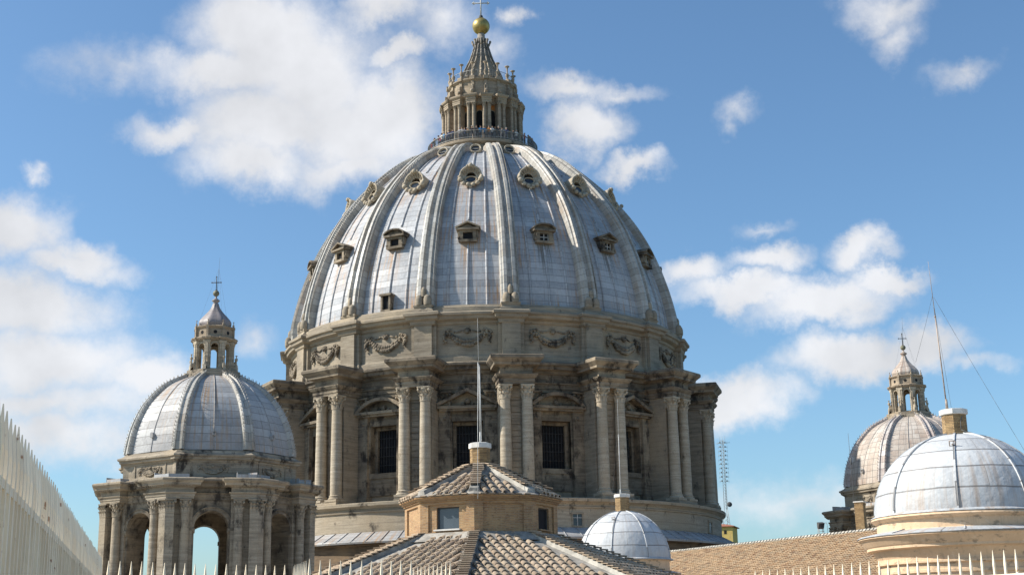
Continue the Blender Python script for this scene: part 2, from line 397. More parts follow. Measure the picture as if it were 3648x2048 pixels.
def tag(o, label=None, cat=None, group=None, kind=None):
    for k, v in (('label', label), ('category', cat), ('group', group), ('kind', kind)):
        if v: o[k] = v
    return o
def interp(tab, z):
    for (r0, z0), (r1, z1) in zip(tab, tab[1:]):
        if z0 <= z <= z1: return r0+(r1-r0)*(z-z0)/(z1-z0)
    return tab[-1][0] if z > tab[-1][1] else tab[0][0]
def smooth_prof(ctrl, n):
    """Catmull-Rom through control points"""
    pts = []
    P = [ctrl[0]]+ctrl+[ctrl[-1]]
    segs = len(ctrl)-1
    for i in range(segs):
        p0, p1, p2, p3 = P[i:i+4]
        for j in range(n):
            t = j/n
            f = lambda a, b, c, d: .5*((2*b)+(-a+c)*t+(2*a-5*b+4*c-d)*t*t+(-a+3*b-3*c+d)*t**3)
            pts.append(tuple(f(*q) for q in zip(p0, p1, p2, p3)))
    pts.append(ctrl[-1])
    return pts

# ------------------------------------------------------------------ shared ornaments
def leaf(mb, r0, z0, h, w, out, a, c=(0,0)):
    """bent acanthus leaf standing against a bell at azimuth a"""
    rings = []
    for t, ww, oo in ((0, 1, 0), (.55, 1.05, .12), (.85, .85, .55), (1., .45, 1.), (.9, .25, 1.12)):
        z = z0+h*t; r_ = r0+out*oo
        rings.append([(-w*ww/2, -r_, z), (0, -r_-.18*w, z+.02*h), (w*ww/2, -r_, z), (w*ww/2, -r_+.25*w, z), (-w*ww/2, -r_+.25*w, z)])
    k = len(mb.v); mb.loft(rings)
    mb.xf(Matrix.Translation((c[0], c[1], 0)) @ Matrix.Rotation(a, 4, 'Z'), k)
def capital(mb, c, r, z0, z1, half=False):
    h = z1-z0
    mb.lathe([(r*1.08, z0-.05*h), (r*1.12, z0), (r*.98, z0+.03*h), (r*.97, z0+.45*h), (r*1.15, z0+.8*h), (r*1.35, z0+.88*h)], 16, c, cap1=True)
    for k in range(8): leaf(mb, r*.98, z0+.02*h, h*.36, r*.62, r*.32, k*PI/4, c)
    for k in range(8): leaf(mb, r*1.0, z0+.30*h, h*.36, r*.56, r*.42, k*PI/4+PI/8, c)
    for k in range(4):
        a = PI/4+k*PI/2
        x, y = c[0]+math.sin(a)*r*1.5, c[1]-math.cos(a)*r*1.5
        mb.ball((x, y, z0+.76*h), r*.26, 8, 5, sz=1.25)
        mb.tube((c[0]+math.sin(a)*r*.95, c[1]-math.cos(a)*r*.95, z0+.5*h), (x, y, z0+.8*h), r*.12, r*.16, 6)
    q = r*1.28
    foot = []
    for k in range(4):
        a = PI/4+k*PI/2
        for s_ in (-.09, .09): foot.append((c[0]+math.sin(a+s_)*r*1.72, c[1]-math.cos(a+s_)*r*1.72))
        a2 = a+PI/4; foot.append((c[0]+math.sin(a2)*q*.98, c[1]-math.cos(a2)*q*.98))
    foot = [(x, y) for x, y in foot]
    mb.moulded(foot, [(-.06*r, z0+.87*h), (0, z0+.9*h), (.04*r, z1-.03*h), (.04*r, z1)])
def column(mb, c, r, z0, zs, zc, z1, n=20):
    """attic base z0..zs, shaft zs..zc with entasis, capital zc..z1"""
    b = zs-z0
    mb.box(c[0]-r*1.36, c[0]+r*1.36, c[1]-r*1.36, c[1]+r*1.36, z0, z0+b*.32)
    mb.lathe([(r*1.3, z0+b*.32), (r*1.38, z0+b*.42), (r*1.3, z0+b*.56), (r*1.1, z0+b*.62), (r*1.1, z0+b*.72), (r*1.2, z0+b*.8), (r*1.12, z0+b*.9), (r*1.0, zs)], n, c)
    prof = []
    for i in range(9):
        t = i/8; prof.append((r*(1-.14*t**1.8), zs+(zc-zs)*t))
    mb.lathe(prof, n, c)
    capital(mb, c, r*.88, zc, z1)
def pilaster_cap(mb, x0, x1, y, z0, z1):
    """flat leafy capital on the front of a pilaster whose face is at y"""
    w = x1-x0; h = z1-z0; d = .16*h
    mb.box(x0-.02, x1+.02, y-.02, y+.3, z0, z1-.12*h)
    nl = max(2, int(round(w/(.34*h))))
    for row, (zz, oo) in enumerate(((.02, .10), (.32, .14))):
        m_ = nl+1 if row else nl
        for k in range(m_):
            cx = x0+w*(k+.5)/nl if not row else x0+w*k/nl
            st = len(mb.v); ww = w/nl*.8
            rings = []
            for t, w2, o2 in ((0, 1, 0.), (.6, 1, .25), (.9, .8, .8), (1, .4, 1.)):
                zz2 = z0+h*(zz+.36*t); yy = y-.02-oo*h*o2*1.3
                rings.append([(cx-ww*w2/2, yy, zz2), (cx, yy-.03*h, zz2), (cx+ww*w2/2, yy, zz2), (cx+ww*w2/2, y+.02, zz2), (cx-ww*w2/2, y+.02, zz2)])
            mb.loft(rings)
    for x in (x0-.02*h, x1+.02*h): mb.ball((x, y-.16*h, z0+.74*h), .12*h, 8, 5)
    mb.box(x0-.14*h, x1+.14*h, y-.2*h, y+.3, z1-.12*h, z1)
def garland_mesh(w, h, y):
    """swag of fruit with hanging drops and a lion mask in relief against y"""
    mb = MB(); rnd = random.Random(3)
    n = 17
    for k in range(n):
        t = -1+2*k/(n-1); x = t*w*.72; z = h*(.28-.95*(1-t*t))
        rr = .125*h+.085*h*(1-t*t)
        for q in range(2):
            mb.ball((x+rnd.uniform(-.05, .05)*w*.5, y-rr*.5+q*.02, z+(q-.5)*rr*1.5+rnd.uniform(-.03, .03)*h), rr*rnd.uniform(.8, 1.1), 7, 5)
    for s_ in (-1, 1):
        for k in range(7):
            t = k/6; mb.ball((s_*w*(.84+.03*math.sin(k*2.2))+rnd.uniform(-.03, .03)*w, y-.05*h, h*(.42-1.05*t)), h*(.09+.10*math.sin(PI*t)), 7, 5)
        for k in range(4): mb.ball((s_*w*(.84-.13*k+.03), y-.03*h, h*(.42+.10*math.sin(k*1.3))), h*.09, 6, 4)
        mb.tube((s_*w*.86, y, h*.4), (s_*w*.62, y-.05, h*.62), .05*h, .07*h, 6)
        mb.tube((s_*w*.20, y-.03, h*.45), (s_*w*.42, y-.05, h*.30), .07*h, .05*h, 6)
    mb.ball((0, y-.08*h, h*.36), .22*h, 10, 7, sy=.8)
    mb.ball((0, y-.26*h, h*.28), .09*h, 8, 5)
    for s_ in (-1, 1):
        mb.ball((s_*.09*h, y-.23*h, h*.43), .045*h, 6, 4); mb.ball((s_*.2*h, y-.06*h, h*.55), .09*h, 6, 4)
    for k in range(9):
        a = PI*(k/8); mb.ball((math.cos(a)*.27*h, y-.02*h, h*.40+math.sin(a)*.25*h), .08*h, 6, 4)
    return mb
def arched_panel(mb, hw_, z0, zs, z1, ow, y0, y1, n=12, mi=0, sill=None):
    """wall panel x in [-hw_, hw_] with an arched opening of half width ow springing at zs; y0 front, y1 back"""
    zb = z0 if sill is None else sill
    arc = [(-ow*math.cos(PI*j/n), zs+ow*math.sin(PI*j/n)) for j in range(n+1)]
    for y, flip in ((y0, False), (y1, True)):
        def q(a, b, c, d):
            P = [(p[0], y, p[1]) for p in (a, b, c, d)]
            if flip: P.reverse()
            mb.quad(*P, mi=mi)
        q((-hw_, zb), (-ow, zb), (-ow, zs), (-hw_, zs)); q((ow, zb), (hw_, zb), (hw_, zs), (ow, zs))
        if sill is not None: q((-hw_, z0), (hw_, z0), (hw_, sill), (-hw_, sill))
        top = [(-hw_+2*hw_*j/n, z1) for j in range(n+1)]
        q((-hw_, zs), (-ow, zs), arc[1], (-hw_, z1)) if False else None
        # fan: left block, arch block, right block
        q((-hw_, zs), (-ow, zs), (-ow, z1), (-hw_, z1)); q((ow, zs), (hw_, zs), (hw_, z1), (ow, z1))
        for j in range(n): q(arc[j], arc[j+1], (arc[j+1][0], z1), (arc[j][0], z1))
    edge = [(-ow, zb)]+arc+[(ow, zb)]
    for a, b in zip(edge, edge[1:]): mb.quad((a[0], y0, a[1]), (a[0], y1, a[1]), (b[0], y1, b[1]), (b[0], y0, b[1]), mi=mi)
    for x, s_ in ((-hw_, 1), (hw_, -1)):
        P = [(x, y1, z0), (x, y0, z0), (x, y0, z1), (x, y1, z1)]
        mb.quad(*(P if s_ > 0 else P[::-1]), mi=mi)
    mb.quad((-hw_, y0, z1), (hw_, y0, z1), (hw_, y1, z1), (-hw_, y1, z1), mi=mi)
    if sill is not None: mb.quad((-ow, y0, sill), (ow, y0, sill), (ow, y1, sill), (-ow, y1, sill), mi=mi)

# ------------------------------------------------------------------ setting
tag(MB().obj('x', MGRD)) if False else None
g = MB(); g.quad((-9000,-9000,-52),(9000,-9000,-52),(9000,9000,-52),(-9000,9000,-52)); tag(g.obj('ground', MGRD), kind='structure')
h = MB(); hp = []
for r_, z in ((420,-51),(330,-30),(240,-5),(150,14),(70,24),(1,27)): hp.append((r_, z))
h.lathe(hp, 40, (210, 560)); tag(h.obj('hill', MHILL), kind='structure')
# ------------------------------------------------------------------ great dome
AX, AY = -3.53, 168.
RIB0 = R(7.8); STEP = R(22.5)
def great_dome():
    D = empty('basilica_dome', (AX, AY, -1.6), 'huge ribbed grey lead dome on a drum of paired columns, topped by a gold ball', 'dome')
    D0 = -1.6
    def P(o): o.location.z = 1.6; return o       # children are written in world heights
    def ob(mb, name, mats, rot=0., parent=None): return P(mb.obj(name, mats, D, rot)) if parent is None else mb.obj(name, mats, parent, rot)
    # base and podium
    mb = MB()
    mb.lathe([(30.0,-1.6),(30.0,9.3),(30.3,9.35),(30.3,9.55)], 160, smooth=False)
    ob(mb, 'base_wall', mat_stone('base_masonry', base=(.22,.155,.10), dark=(.11,.08,.055), crust=.8, warm=(.25,.17,.10)))
    mb = MB(); mb.lathe([(30.75,9.45),(30.8,9.62),(28.7,10.75)], 160, smooth=False)
    for k in range(110):
        a = 2*PI*k/110
        st = len(mb.v); mb.tube((0,-30.8,9.66),(0,-28.7,10.78),.055,n=5); mb.xf(Matrix.Rotation(a,4,'Z'), st)
    mb.lathe([(30.6,9.62),(30.7,9.70),(30.78,9.72),(30.78,9.60)], 160)
    ob(mb, 'skirt_roof', MLEADM)
    mb = MB(); mb.lathe([(28.45,10.3),(28.45,12.75),(28.6,12.8),(28.65,12.95),(28.5,13.0),(28.5,13.15),(28.75,13.35),(29.0,13.45),(29.05,13.75),(28.6,13.85),(27.9,13.9),(24.0,13.95)], 160, smooth=False)
    ob(mb, 'podium', MPOD)
    # small windows in the podium
    for a in (19.05+1.2, -48.0, 64.0):
        wf = MB(); wf.box(-.62,.62,-28.56,-28.3,10.85,10.97); wf.box(-.62,-.5,-28.54,-28.3,10.97,12.15); wf.box(.5,.62,-28.54,-28.3,10.97,12.15); wf.box(-.7,.7,-28.6,-28.3,12.15,12.35)
        w = ob(wf, 'podium_window', MS, R(a))
        pn = MB(); pn.box(-.5,.5,-28.47,-28.3,10.97,12.15); ob(pn, 'pane', MGLASS, parent=w)
        b = MB(); b.box(-.03,.03,-28.52,-28.475,10.97,12.15); b.box(-.5,.5,-28.51,-28.475,11.75,11.8); ob(b, 'bars', MSTEEL, parent=w)
    # drum wall with window holes
    RW = 24.3
    mb = MB()
    ab = [-11.25,-9,-7,-5.2,-3.95,-2,0,2,3.95,5.2,7,9,11.25]; zb = [13.9,15.2,17.3,19,20.8,22.45,24,25.9]
    for k in range(16):
        b0 = math.degrees(RIB0)+11.25+22.5*k
        for i in range(len(ab)-1):
            for j in range(len(zb)-1):
                if 3 < i+1 <= 8 and False: pass
                if -3.95 <= ab[i] < 3.95 and 17.3 <= zb[j] < 22.45: continue
                a0, a1 = R(b0+ab[i]), R(b0+ab[i+1])
                p = lambda a, z: (RW*math.sin(a), -RW*math.cos(a), z)
                mb.quad(p(a0,zb[j]),p(a1,zb[j]),p(a1,zb[j+1]),p(a0,zb[j+1]))
    ob(mb, 'drum_wall', MS)
    # drum entablature ring (recessed between the buttresses)
    mb = MB(); mb.lathe([(24.3,25.5),(24.55,25.5),(24.6,25.9),(24.68,25.92),(24.72,26.35),(24.85,26.4),(24.9,26.55),(24.55,26.6),(24.55,27.45),(24.75,27.55),(24.8,27.8),(25.3,27.95),(25.35,28.25),(25.6,28.4),(25.62,28.62),(24.9,28.9),(24.1,28.95)], 160, smooth=False)
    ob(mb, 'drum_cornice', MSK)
    # attic
    mb = MB(); mb.lathe([(24.45,28.9),(24.45,29.5),(24.25,29.6),(24.2,29.75),(24.2,33.1),(24.35,33.2),(24.4,33.45),(24.9,33.65),(25.0,33.95),(25.2,34.05),(25.22,34.3),(24.9,34.45),(24.75,34.5),(24.72,35.0),(24.5,35.1),(24.4,35.3),(23.9,35.35)], 160, smooth=False)
    ob(mb, 'attic_wall', MS)
    # buttress
    mb = MB(); z0 = 13.85
    foot = [(-1.7,-24.0),(-1.7,-27.05),(1.7,-27.05),(1.7,-24.0)]
    mb.moulded(foot, [(0,z0),(0,25.7)])
    pl = [(-1.98,-24.1),(-1.98,-28.42),(1.98,-28.42),(1.98,-24.1)]
    mb.moulded(pl, [(.06,z0-.02),(.06,z0+.18),(0,z0+.22),(0,z0+.38)])
    # wall strip between the columns, rusticated
    for q in range(16): mb.box(-.5,.5,-27.14,-27.0,14.6+q*.64,14.6+q*.64+.56)
    ef = [(-1.86,-24.1),(-1.86,-28.25),(1.86,-28.25),(1.86,-24.1)]
    em = MB(); em.moulded(ef, [(-.05,25.72),(0,25.72),(.0,25.98),(.07,26.0),(.07,26.3),(.24,26.45),(.40,26.68),(.42,26.78),(-.12,26.82),(-.12,27.45),(.05,27.6),(.55,27.72),(.58,27.95),(.92,28.3),(1.0,28.4),(1.0,28.68),(.9,28.78),(0,28.95)]); em_mesh = em.mesh('entablature', MSD)
    # capital block behind the columns
    mb.box(-1.72,1.72,-27.3,-24.5,24.5,25.7)
    bt_mesh = mb.mesh('buttress', MS)
    sp = MB()
    for s_ in (-1, 1):
        x0, x1 = sorted((s_*1.72, s_*3.05)); sp.box(x0,x1,-24.82,-24.0,13.9,25.6); sp.box(x0-.04,x1+.04,-24.95,-24.0,13.9,14.8)
        pilaster_cap(sp, x0+.1, x1-.02, -24.82, 24.2, 25.6)
    sp_mesh = sp.mesh('wall_pilaster', MSD)
    cm = MB(); column(cm, (0,0), .63, z0+.36, 14.95, 24.25, 25.72, 22); col_mesh = cm.mesh('column', MSL)
    lb = MB(); lb.box(-.55,-.1,-26.6,-26.1,28.9,29.22); lb_mesh = lb.mesh('lamp_box', MSTEEL)
    for k in range(16):
        b = P(link('buttress', bt_mesh, D, RIB0+STEP*k))
        for s_ in (-1, 1): link('column', col_mesh, b, 0, (s_*1.17, -27.62, 0))
        link('wall_pilaster', sp_mesh, b); link('entablature', em_mesh, b); link('lamp_box', lb_mesh, b)
    # attic pilasters and swags
    mb = MB()
    foot = [(-1.02,-24.0),(-1.02,-24.95),(1.02,-24.95),(1.02,-24.0)]
    mb.moulded(foot, [(.12,28.9),(.12,29.55),(0,29.65),(0,33.05),(.1,33.15)])
    f2 = [(-1.42,-24.0),(-1.42,-24.6),(1.42,-24.6),(1.42,-24.0)]
    mb.moulded(f2, [(.1,28.92),(.1,29.5),(0,29.6),(0,33.06),(.1,33.12)])
    f3 = [(-1.35,-23.9),(-1.35,-25.0),(1.35,-25.0),(1.35,-23.9)]
    mb.moulded(f3, [(-.02,33.1),(.05,33.2),(.10,33.5),(.42,33.7),(.5,34.0),(.68,34.1),(.7,34.38),(.5,34.52),(-.1,34.56)])
    f4 = [(-1.0,-23.6),(-1.0,-24.9),(1.0,-24.9),(1.0,-23.6)]
    mb.moulded(f4, [(.25,34.55),(.2,34.8),(.05,34.9),(0,35.1),(.08,35.25),(.1,35.42)])
    # three emblem-like stone mounds standing at the rib foot
    for x in (-.48,.48): mb.lathe([(.40,35.4),(.44,35.6),(.43,36.1),(.33,36.42),(.16,36.56),(.01,36.6)], 14, (x,-24.75))
    mb.lathe([(.26,36.4),(.3,36.7),(.29,37.15),(.2,37.4),(.08,37.52),(.01,37.55)], 12, (0,-24.55))
    am = mb.mesh('attic_pilaster', MS)
    gm = garland_mesh(2.95,1.25,-24.22).mesh('swag', MSD)
    fr = MB(); fr.strip([(-2.75,-1.45),(2.75,-1.45),(2.75,1.3),(-2.75,1.3)], -.12, -24.3, -24.05, closed=False)
    for k in range(16):
        P(link('attic_pilaster', am, D, RIB0+STEP*k))
        o = link('swag', gm, D, RIB0+STEP*(k+.5)); o.location = (0,0,1.6+31.85)
    # windows
    def window(kind):
        w = MB(); y = -RW
        hw_ = 1.68
        # jambs, deep reveal
        for s_ in (-1,1):
            x = s_*hw_
            Pn = [(x,y+.15,17.3),(x,y+1.25,17.3),(x,y+1.25,22.45),(x,y+.15,22.45)]
            w.quad(*(Pn if s_ < 0 else Pn[::-1]))
        w.quad((-hw_,y+.15,22.45),(-hw_,y+1.25,22.45),(hw_,y+1.25,22.45),(hw_,y+.15,22.45)); w.quad((-hw_,y+.15,17.3),(hw_,y+.15,17.3),(hw_,y+1.25,17.3),(-hw_,y+1.25,17.3))
        # inner sloped frame
        for s_ in (-1,1):
            x0, x1 = sorted((s_*1.35, s_*1.70)); w.box(x0,x1,y+.75,y+1.2,17.3,22.45)
        w.box(-1.35,1.35,y+.75,y+1.2,22.1,22.45)
        # architrave
        f0 = len(w.f)
        for s_ in (-1,1):
            x0, x1 = sorted((s_*1.66, s_*2.15)); w.box(x0,x1,y-.22,y+.4,17.0,22.6)
            x0, x1 = sorted((s_*1.66, s_*1.86)); w.box(x0,x1,y-.30,y+.3,17.1,22.6)
            # scroll consoles
            cx = s_*2.42
            w.box(cx-.2,cx+.2,y-.38,y+.3,21.2,23.0); w.ball((cx,y-.42,22.7),.24,8,6); w.ball((cx,y-.3,21.2),.2,8,6)
        w.box(-2.15,2.15,y-.24,y+.4,22.45,23.0); w.box(-2.25,2.25,y-.2,y+.4,23.0,23.45)
        w.box(-2.35,2.35,y-.32,y+.4,16.75,17.3); w.box(-2.15,2.15,y-.2,y+.3,14.9,16.75)
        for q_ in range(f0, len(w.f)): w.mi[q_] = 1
        # cornice and pediment
        w.box(-3.0,3.0,y-.9,y+.3,23.45,23.68); w.box(-3.2,3.2,y-1.15,y+.3,23.68,23.98)
        if kind == 'tri':
            w.strip([(3.2,23.98),(0,25.5),(-3.2,23.98)], -.0+(-.34), y-1.15, y+.3)
            w.strip([(2.4,23.98),(0,25.15),(-2.4,23.98)], -.16, y-.6, y+.3) if False else None
            w.prism([(-2.7,23.98),(2.7,23.98),(0,25.25)], y-.12, y+.3)
            w.ball((0,y-.3,24.55),.32,8,6); w.ball((-.5,y-.2,24.3),.2,7,5); w.ball((.5,y-.2,24.3),.2,7,5)
        else:
            n = 14; rr = (3.2**2+1.5**2)/(2*1.5); cz = 23.98+1.5-rr; a0 = math.asin(3.2/rr)
            arc = [(rr*math.sin(a0-2*a0*j/n), cz+rr*math.cos(a0-2*a0*j/n)) for j in range(n+1)]
            w.strip(arc, -.36, y-1.15, y+.3) if False else w.strip([( (rr-.36)*math.sin(a0-2*a0*j/n), cz+(rr-.36)*math.cos(a0-2*a0*j/n)) for j in range(n+1)], -.36, y-1.15, y+.3)
            w.prism([((rr-.35)*math.sin(-a0+2*a0*j/n), cz+(rr-.35)*math.cos(-a0+2*a0*j/n)) for j in range(n+1)], y-.12, y+.3)
            w.ball((0,y-.25,24.4),.3,8,6); w.ball((-.6,y-.15,24.2),.2,7,5); w.ball((.6,y-.15,24.2),.2,7,5)
        return w
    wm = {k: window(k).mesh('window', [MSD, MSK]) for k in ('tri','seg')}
    pn = MB(); pn.box(-1.4,1.4,-RW+1.15,-RW+1.25,17.3,22.2); pm = pn.mesh('pane', MDARK)
    gr = MB()
    for i in range(1,8): x = -1.35+2.7*i/8; gr.tube((x,-RW+.95,17.3),(x,-RW+.95,22.1),.032,n=5)
    for j in range(1,5): gr.tube((-1.35,-RW+.95,17.3+j*.98),(1.35,-RW+.95,17.3+j*.98),.03,n=5)
    gm2 = gr.mesh('grille', MIRON)
    for k in range(16):
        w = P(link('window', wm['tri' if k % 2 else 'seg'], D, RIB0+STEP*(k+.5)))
        link('pane', pm, w); link('grille', gm2, w)
    # cupola shell: one lead bay repeated
    ctrl = [(24.05,35.3),(23.8,37.4),(23.42,39.3),(22.85,41.5),(21.95,44.2),(20.62,47.3),(18.7,50.5),(16.2,53.6),(13.0,56.75),(11.0,58.2),(9.7,58.85),(8.0,59.45),(6.7,59.8)]
    prof = smooth_prof(ctrl, 6)
    def tangents(pf):
        out = []
        for i in range(len(pf)):
            a = pf[max(0,i-1)]; b = pf[min(len(pf)-1,i+1)]; l = math.hypot(b[0]-a[0], b[1]-a[1]); out.append(((b[1]-a[1])/l, -(b[0]-a[0])/l))
        return out
    prof = [(r_-nr*.32, z-nz*.32+.0) for (r_, z), (nr, nz) in zip(prof, tangents(prof))]
    prof[0] = (prof[0][0], 35.25)
    Ls = [0.]
    for a, b in zip(prof, prof[1:]): Ls.append(Ls[-1]+math.hypot(b[0]-a[0], b[1]-a[1]))
    mb = MB(); n = 10; A = [R(-11.25)+R(22.5)*j/n for j in range(n+1)]
    rings = [[(r_*math.sin(a), -r_*math.cos(a), z) for a in A] for r_, z in prof]
    uvs = [[(math.degrees(a)*.36+5, l) for a in A] for l in Ls]
    mb.loft(rings, closed=False, cap0=False, cap1=False, smooth=True, uvs=uvs)
    # rolls
    for fa in (-5.3, 0, 5.3):
        a = R(fa)
        for i in range(0, len(prof)-13):
            (r0,z0_),(r1,z1_) = prof[i], prof[i+1]
            if fa == 0 and (42.6 < z0_ < 45.6 or 51.2 < z0_ < 54.3 or z0_ > 57.8): continue
            q = [(r0*math.sin(a),-r0*math.cos(a),z0_),(r1*math.sin(a),-r1*math.cos(a),z1_)]
            mb.tube(q[0],q[1],.15,n=6,cap=False)
    pmesh = mb.mesh('lead_panel', MLEAD); pmesh2 = mb.mesh('lead_panel', MLEAD2)
    # flashing apron at foot of each bay
    mb = MB()
    tang = []
    for i in range(len(prof)):
        a = prof[max(0,i-1)]; b = prof[min(len(prof)-1,i+1)]; l = math.hypot(b[0]-a[0], b[1]-a[1]); tang.append(((b[1]-a[1])/l, -(b[0]-a[0])/l))
    rings = []; uvs = []
    end = len(prof)-2
    for i in range(end):
        r_, z = prof[i]; nr, nz = tang[i]
        t = i/(end-1); w = 1.04-.28*t
        sec = [(-w,-.3),(-w,.62),(-.92*w,.74),(-.74*w,.80),(-.66*w,1.06),(-.32*w,1.08),(-.25*w,.80),(-.1*w,.72),(.1*w,.72),(.25*w,.80),(.32*w,1.08),(.66*w,1.06),(.74*w,.80),(.92*w,.74),(w,.62),(w,-.3)]
        rings.append([(x, -(r_+nr*hh), z+nz*hh) for x, hh in sec]); uvs.append([(x, Ls[i]) for x, hh in sec])
    mb.loft(rings, closed=False, cap0=False, cap1=False, uvs=uvs)
    # lamp brackets along the rib edges
    for i in range(4, end-1, 1):
        for f in (0, .5):
            r_ = prof[i][0]*(1-f)+prof[i+1][0]*f; z = prof[i][1]*(1-f)+prof[i+1][1]*f; nr, nz = tang[i]; t = i/(end-1); w = 1.0-.30*t
            x = .98*w
            mb.tube((x,-(r_+nr*.65),z+nz*.65),(x+.05,-(r_+nr*.85),z+nz*.85+.3),.05,n=4)
    rmesh = mb.mesh('rib', MRIB)
    for k in range(16):
        P(link('rib', rmesh, D, RIB0+STEP*k)); P(link('lead_panel', pmesh2 if k < 6 else pmesh, D, RIB0+STEP*(k+.5)))
    def on(z):
        for i in range(len(prof)-1):
            if prof[i][1] <= z <= prof[i+1][1]:
                f = (z-prof[i][1])/(prof[i+1][1]-prof[i][1]); return prof[i][0]+f*(prof[i+1][0]-prof[i][0]), tang[i]
    # low dormer windows
    def dormer(kind):
        d = MB(); zc = 43.85; r_, _ = on(zc); yb = -(r_-2.2); y = -(r_+.72)
        # cheeks and frame around a square opening
        for s_ in (-1,1):
            x0, x1 = sorted((s_*.55, s_*.95)); d.box(x0,x1,y,yb,zc-.62,zc+.62)
            x0, x1 = sorted((s_*.95, s_*1.15)); d.box(x0,x1,y+.15,yb,zc-.35,zc+.55); d.ball((s_*1.02,y+.1,zc-.3),.17,7,5)
        d.box(-.55,.55,y,yb,zc+.36,zc+.62); d.box(-1.05,1.05,y-.1,yb,zc-.78,zc-.5)
        d.box(-1.3,1.3,y-.28,yb,zc+.60,zc+.82)
        if kind == 'tri':
            d.strip([(1.35,zc+.8),(0,zc+1.42),(-1.35,zc+.8)], -.17, y-.30, yb); d.prism([(-1.1,zc+.8),(1.1,zc+.8),(0,zc+1.32)], y+.1, yb)
        else:
            arc = [(1.3*math.cos(PI*(.06+.88*j/10)), zc+.72+.66*math.sin(PI*(.06+.88*j/10))) for j in range(11)]
            d.strip(arc, -.16, y-.30, yb); d.prism([(p[0]*.95,p[1]-.02) for p in reversed(arc)], y+.1, yb)
        return d, y, zc
    dms = {}
    for k in ('tri','seg'):
        d, dy, dz = dormer(k); dms[k] = d.mesh('low_dormer', MSD)
    p1 = MB(); p1.box(-.56,.56,dy+.28,dy+.34,dz-.52,dz+.38); dpane = p1.mesh('pane', MDARK)
    p2 = MB(); p2.box(-.035,.035,dy+.2,dy+.275,dz-.5,dz+.36); p2.box(-.55,.55,dy+.2,dy+.275,dz-.08,dz-.01); 
    for s_ in (-1,1): p2.box(s_*.51-.04,s_*.51+.04,dy+.2,dy+.275,dz-.5,dz+.36)
    dbar = p2.mesh('glazing_bar', MSTEEL)
    for k in range(16):
        w = P(link('low_dormer', dms['tri' if k % 2 else 'seg'], D, RIB0+STEP*(k+.5))); link('pane', dpane, w)
        if 0 <= k <= 6: link('glazing_bar', dbar, w)
    # shell dormers
    def conedisc(mb, rings_, M_):
        n = 24; rr = []
        for r_, y_ in rings_: rr.append([(r_*math.cos(2*PI*j/n), y_, r_*math.sin(2*PI*j/n)) for j in range(n)])
        st = len(mb.v); mb.loft(rr, cap0=False, cap1=False, smooth=True); mb.xf(M_, st)
    zc = 52.5; r_, _ = on(zc)
    Mx = Matrix.Translation((0,-(r_+1.0),zc)) @ Matrix.Rotation(R(-7),4,'X') @ Matrix.Diagonal((1.1,1,1.06,1))
    d = MB(); conedisc(d, [(1.1,2.6),(1.2,-.05),(1.22,-.30),(1.12,-.36),(1.02,-.28),(.98,-.12),(.8,.10),(.52,.16)], Mx)
    conedisc(d, [(.60,.20),(.62,-.02),(.54,-.10),(.46,-.02),(.46,.3)], Mx @ Matrix.Translation((0,0,-.42)) @ Matrix.Diagonal((1.15,1,.68,1)))
    for j in range(7):      # shell flutes in the hood
        a = PI*(.15+.7*j/6); st = len(d.v); d.tube((.55*math.cos(a),.28,-.1+.5*math.sin(a)),(.98*math.cos(a),-.22,.98*math.sin(a)),.03,.06,5); d.xf(Mx, st)
    for x,y_,z,s_ in ((-1.1,-.35,-.55,.3),(1.1,-.35,-.55,.3),(-.75,-.35,-1.0,.26),(.75,-.35,-1.0,.26),(-.28,-.4,-1.22,.24),(.28,-.4,-1.22,.24),(0,-.4,1.16,.26),(-.34,-.3,1.14,.15),(.34,-.3,1.14,.15),(0,-.35,-1.42,.2),(-1.2,-.3,-.2,.2),(1.2,-.3,-.2,.2)):
        st = len(d.v); d.ball((x,y_,z),s_,8,6); d.xf(Mx, st)
    dm = d.mesh('shell_dormer', MSL)
    dp = MB(); st = 0
    dp.loft([[(.54*math.cos(2*PI*j/20), .10, -.42+.32*math.sin(2*PI*j/20)) for j in range(20)],[(.54*math.cos(2*PI*j/20), .15, -.42+.32*math.sin(2*PI*j/20)) for j in range(20)]]); dp.xf(Mx)
    dpm = dp.mesh('pane', MGLASS)
    zc = 58.35; r_, (nr,nz) = on(zc); tl = math.atan2(nz, nr)
    M3 = Matrix.Translation((0,-(r_+.75),zc+.1)) @ Matrix.Rotation(R(-26),4,'X')
    o3 = MB(); conedisc(o3, [(.70,2.0),(.73,-.1),(.69,-.19),(.62,-.20),(.56,-.12),(.54,.08)], M3); om = o3.mesh('round_dormer', MSL)
    op = MB(); op.loft([[(.54*math.cos(2*PI*j/18), yy, .54*math.sin(2*PI*j/18)) for j in range(18)] for yy in (.04,.08)]); op.xf(M3); opm = op.mesh('pane', MGLASS)
    ob3 = MB(); ob3.box(-.5,.5,-.06,.03,-.03,.03); ob3.xf(M3); obm = ob3.mesh('glazing_bar', MRAIL)
    for k in range(16):
        w = P(link('shell_dormer', dm, D, RIB0+STEP*(k+.5))); link('pane', dpm, w)
        w = P(link('round_dormer', om, D, RIB0+STEP*(k+.5))); link('pane', opm, w); link('glazing_bar', obm, w)
    # small door-like hatch near the foot of one bay
    hb = MB(); y = -24.35
    hb.box(-.62,-.40,y,-22.6,35.5,37.1); hb.box(.40,.62,y,-22.6,35.5,37.1); hb.box(-.75,.75,y-.1,-22.6,37.1,37.35); hb.box(-.6,.6,y-.05,-22.6,35.3,35.5)
    w = ob(hb, 'hatch', MSD, RIB0+STEP*(-1.5)); hp_ = MB(); hp_.box(-.42,.42,y+.25,y+.3,35.5,37.1); ob(hp_, 'pane', MDARK, parent=w)
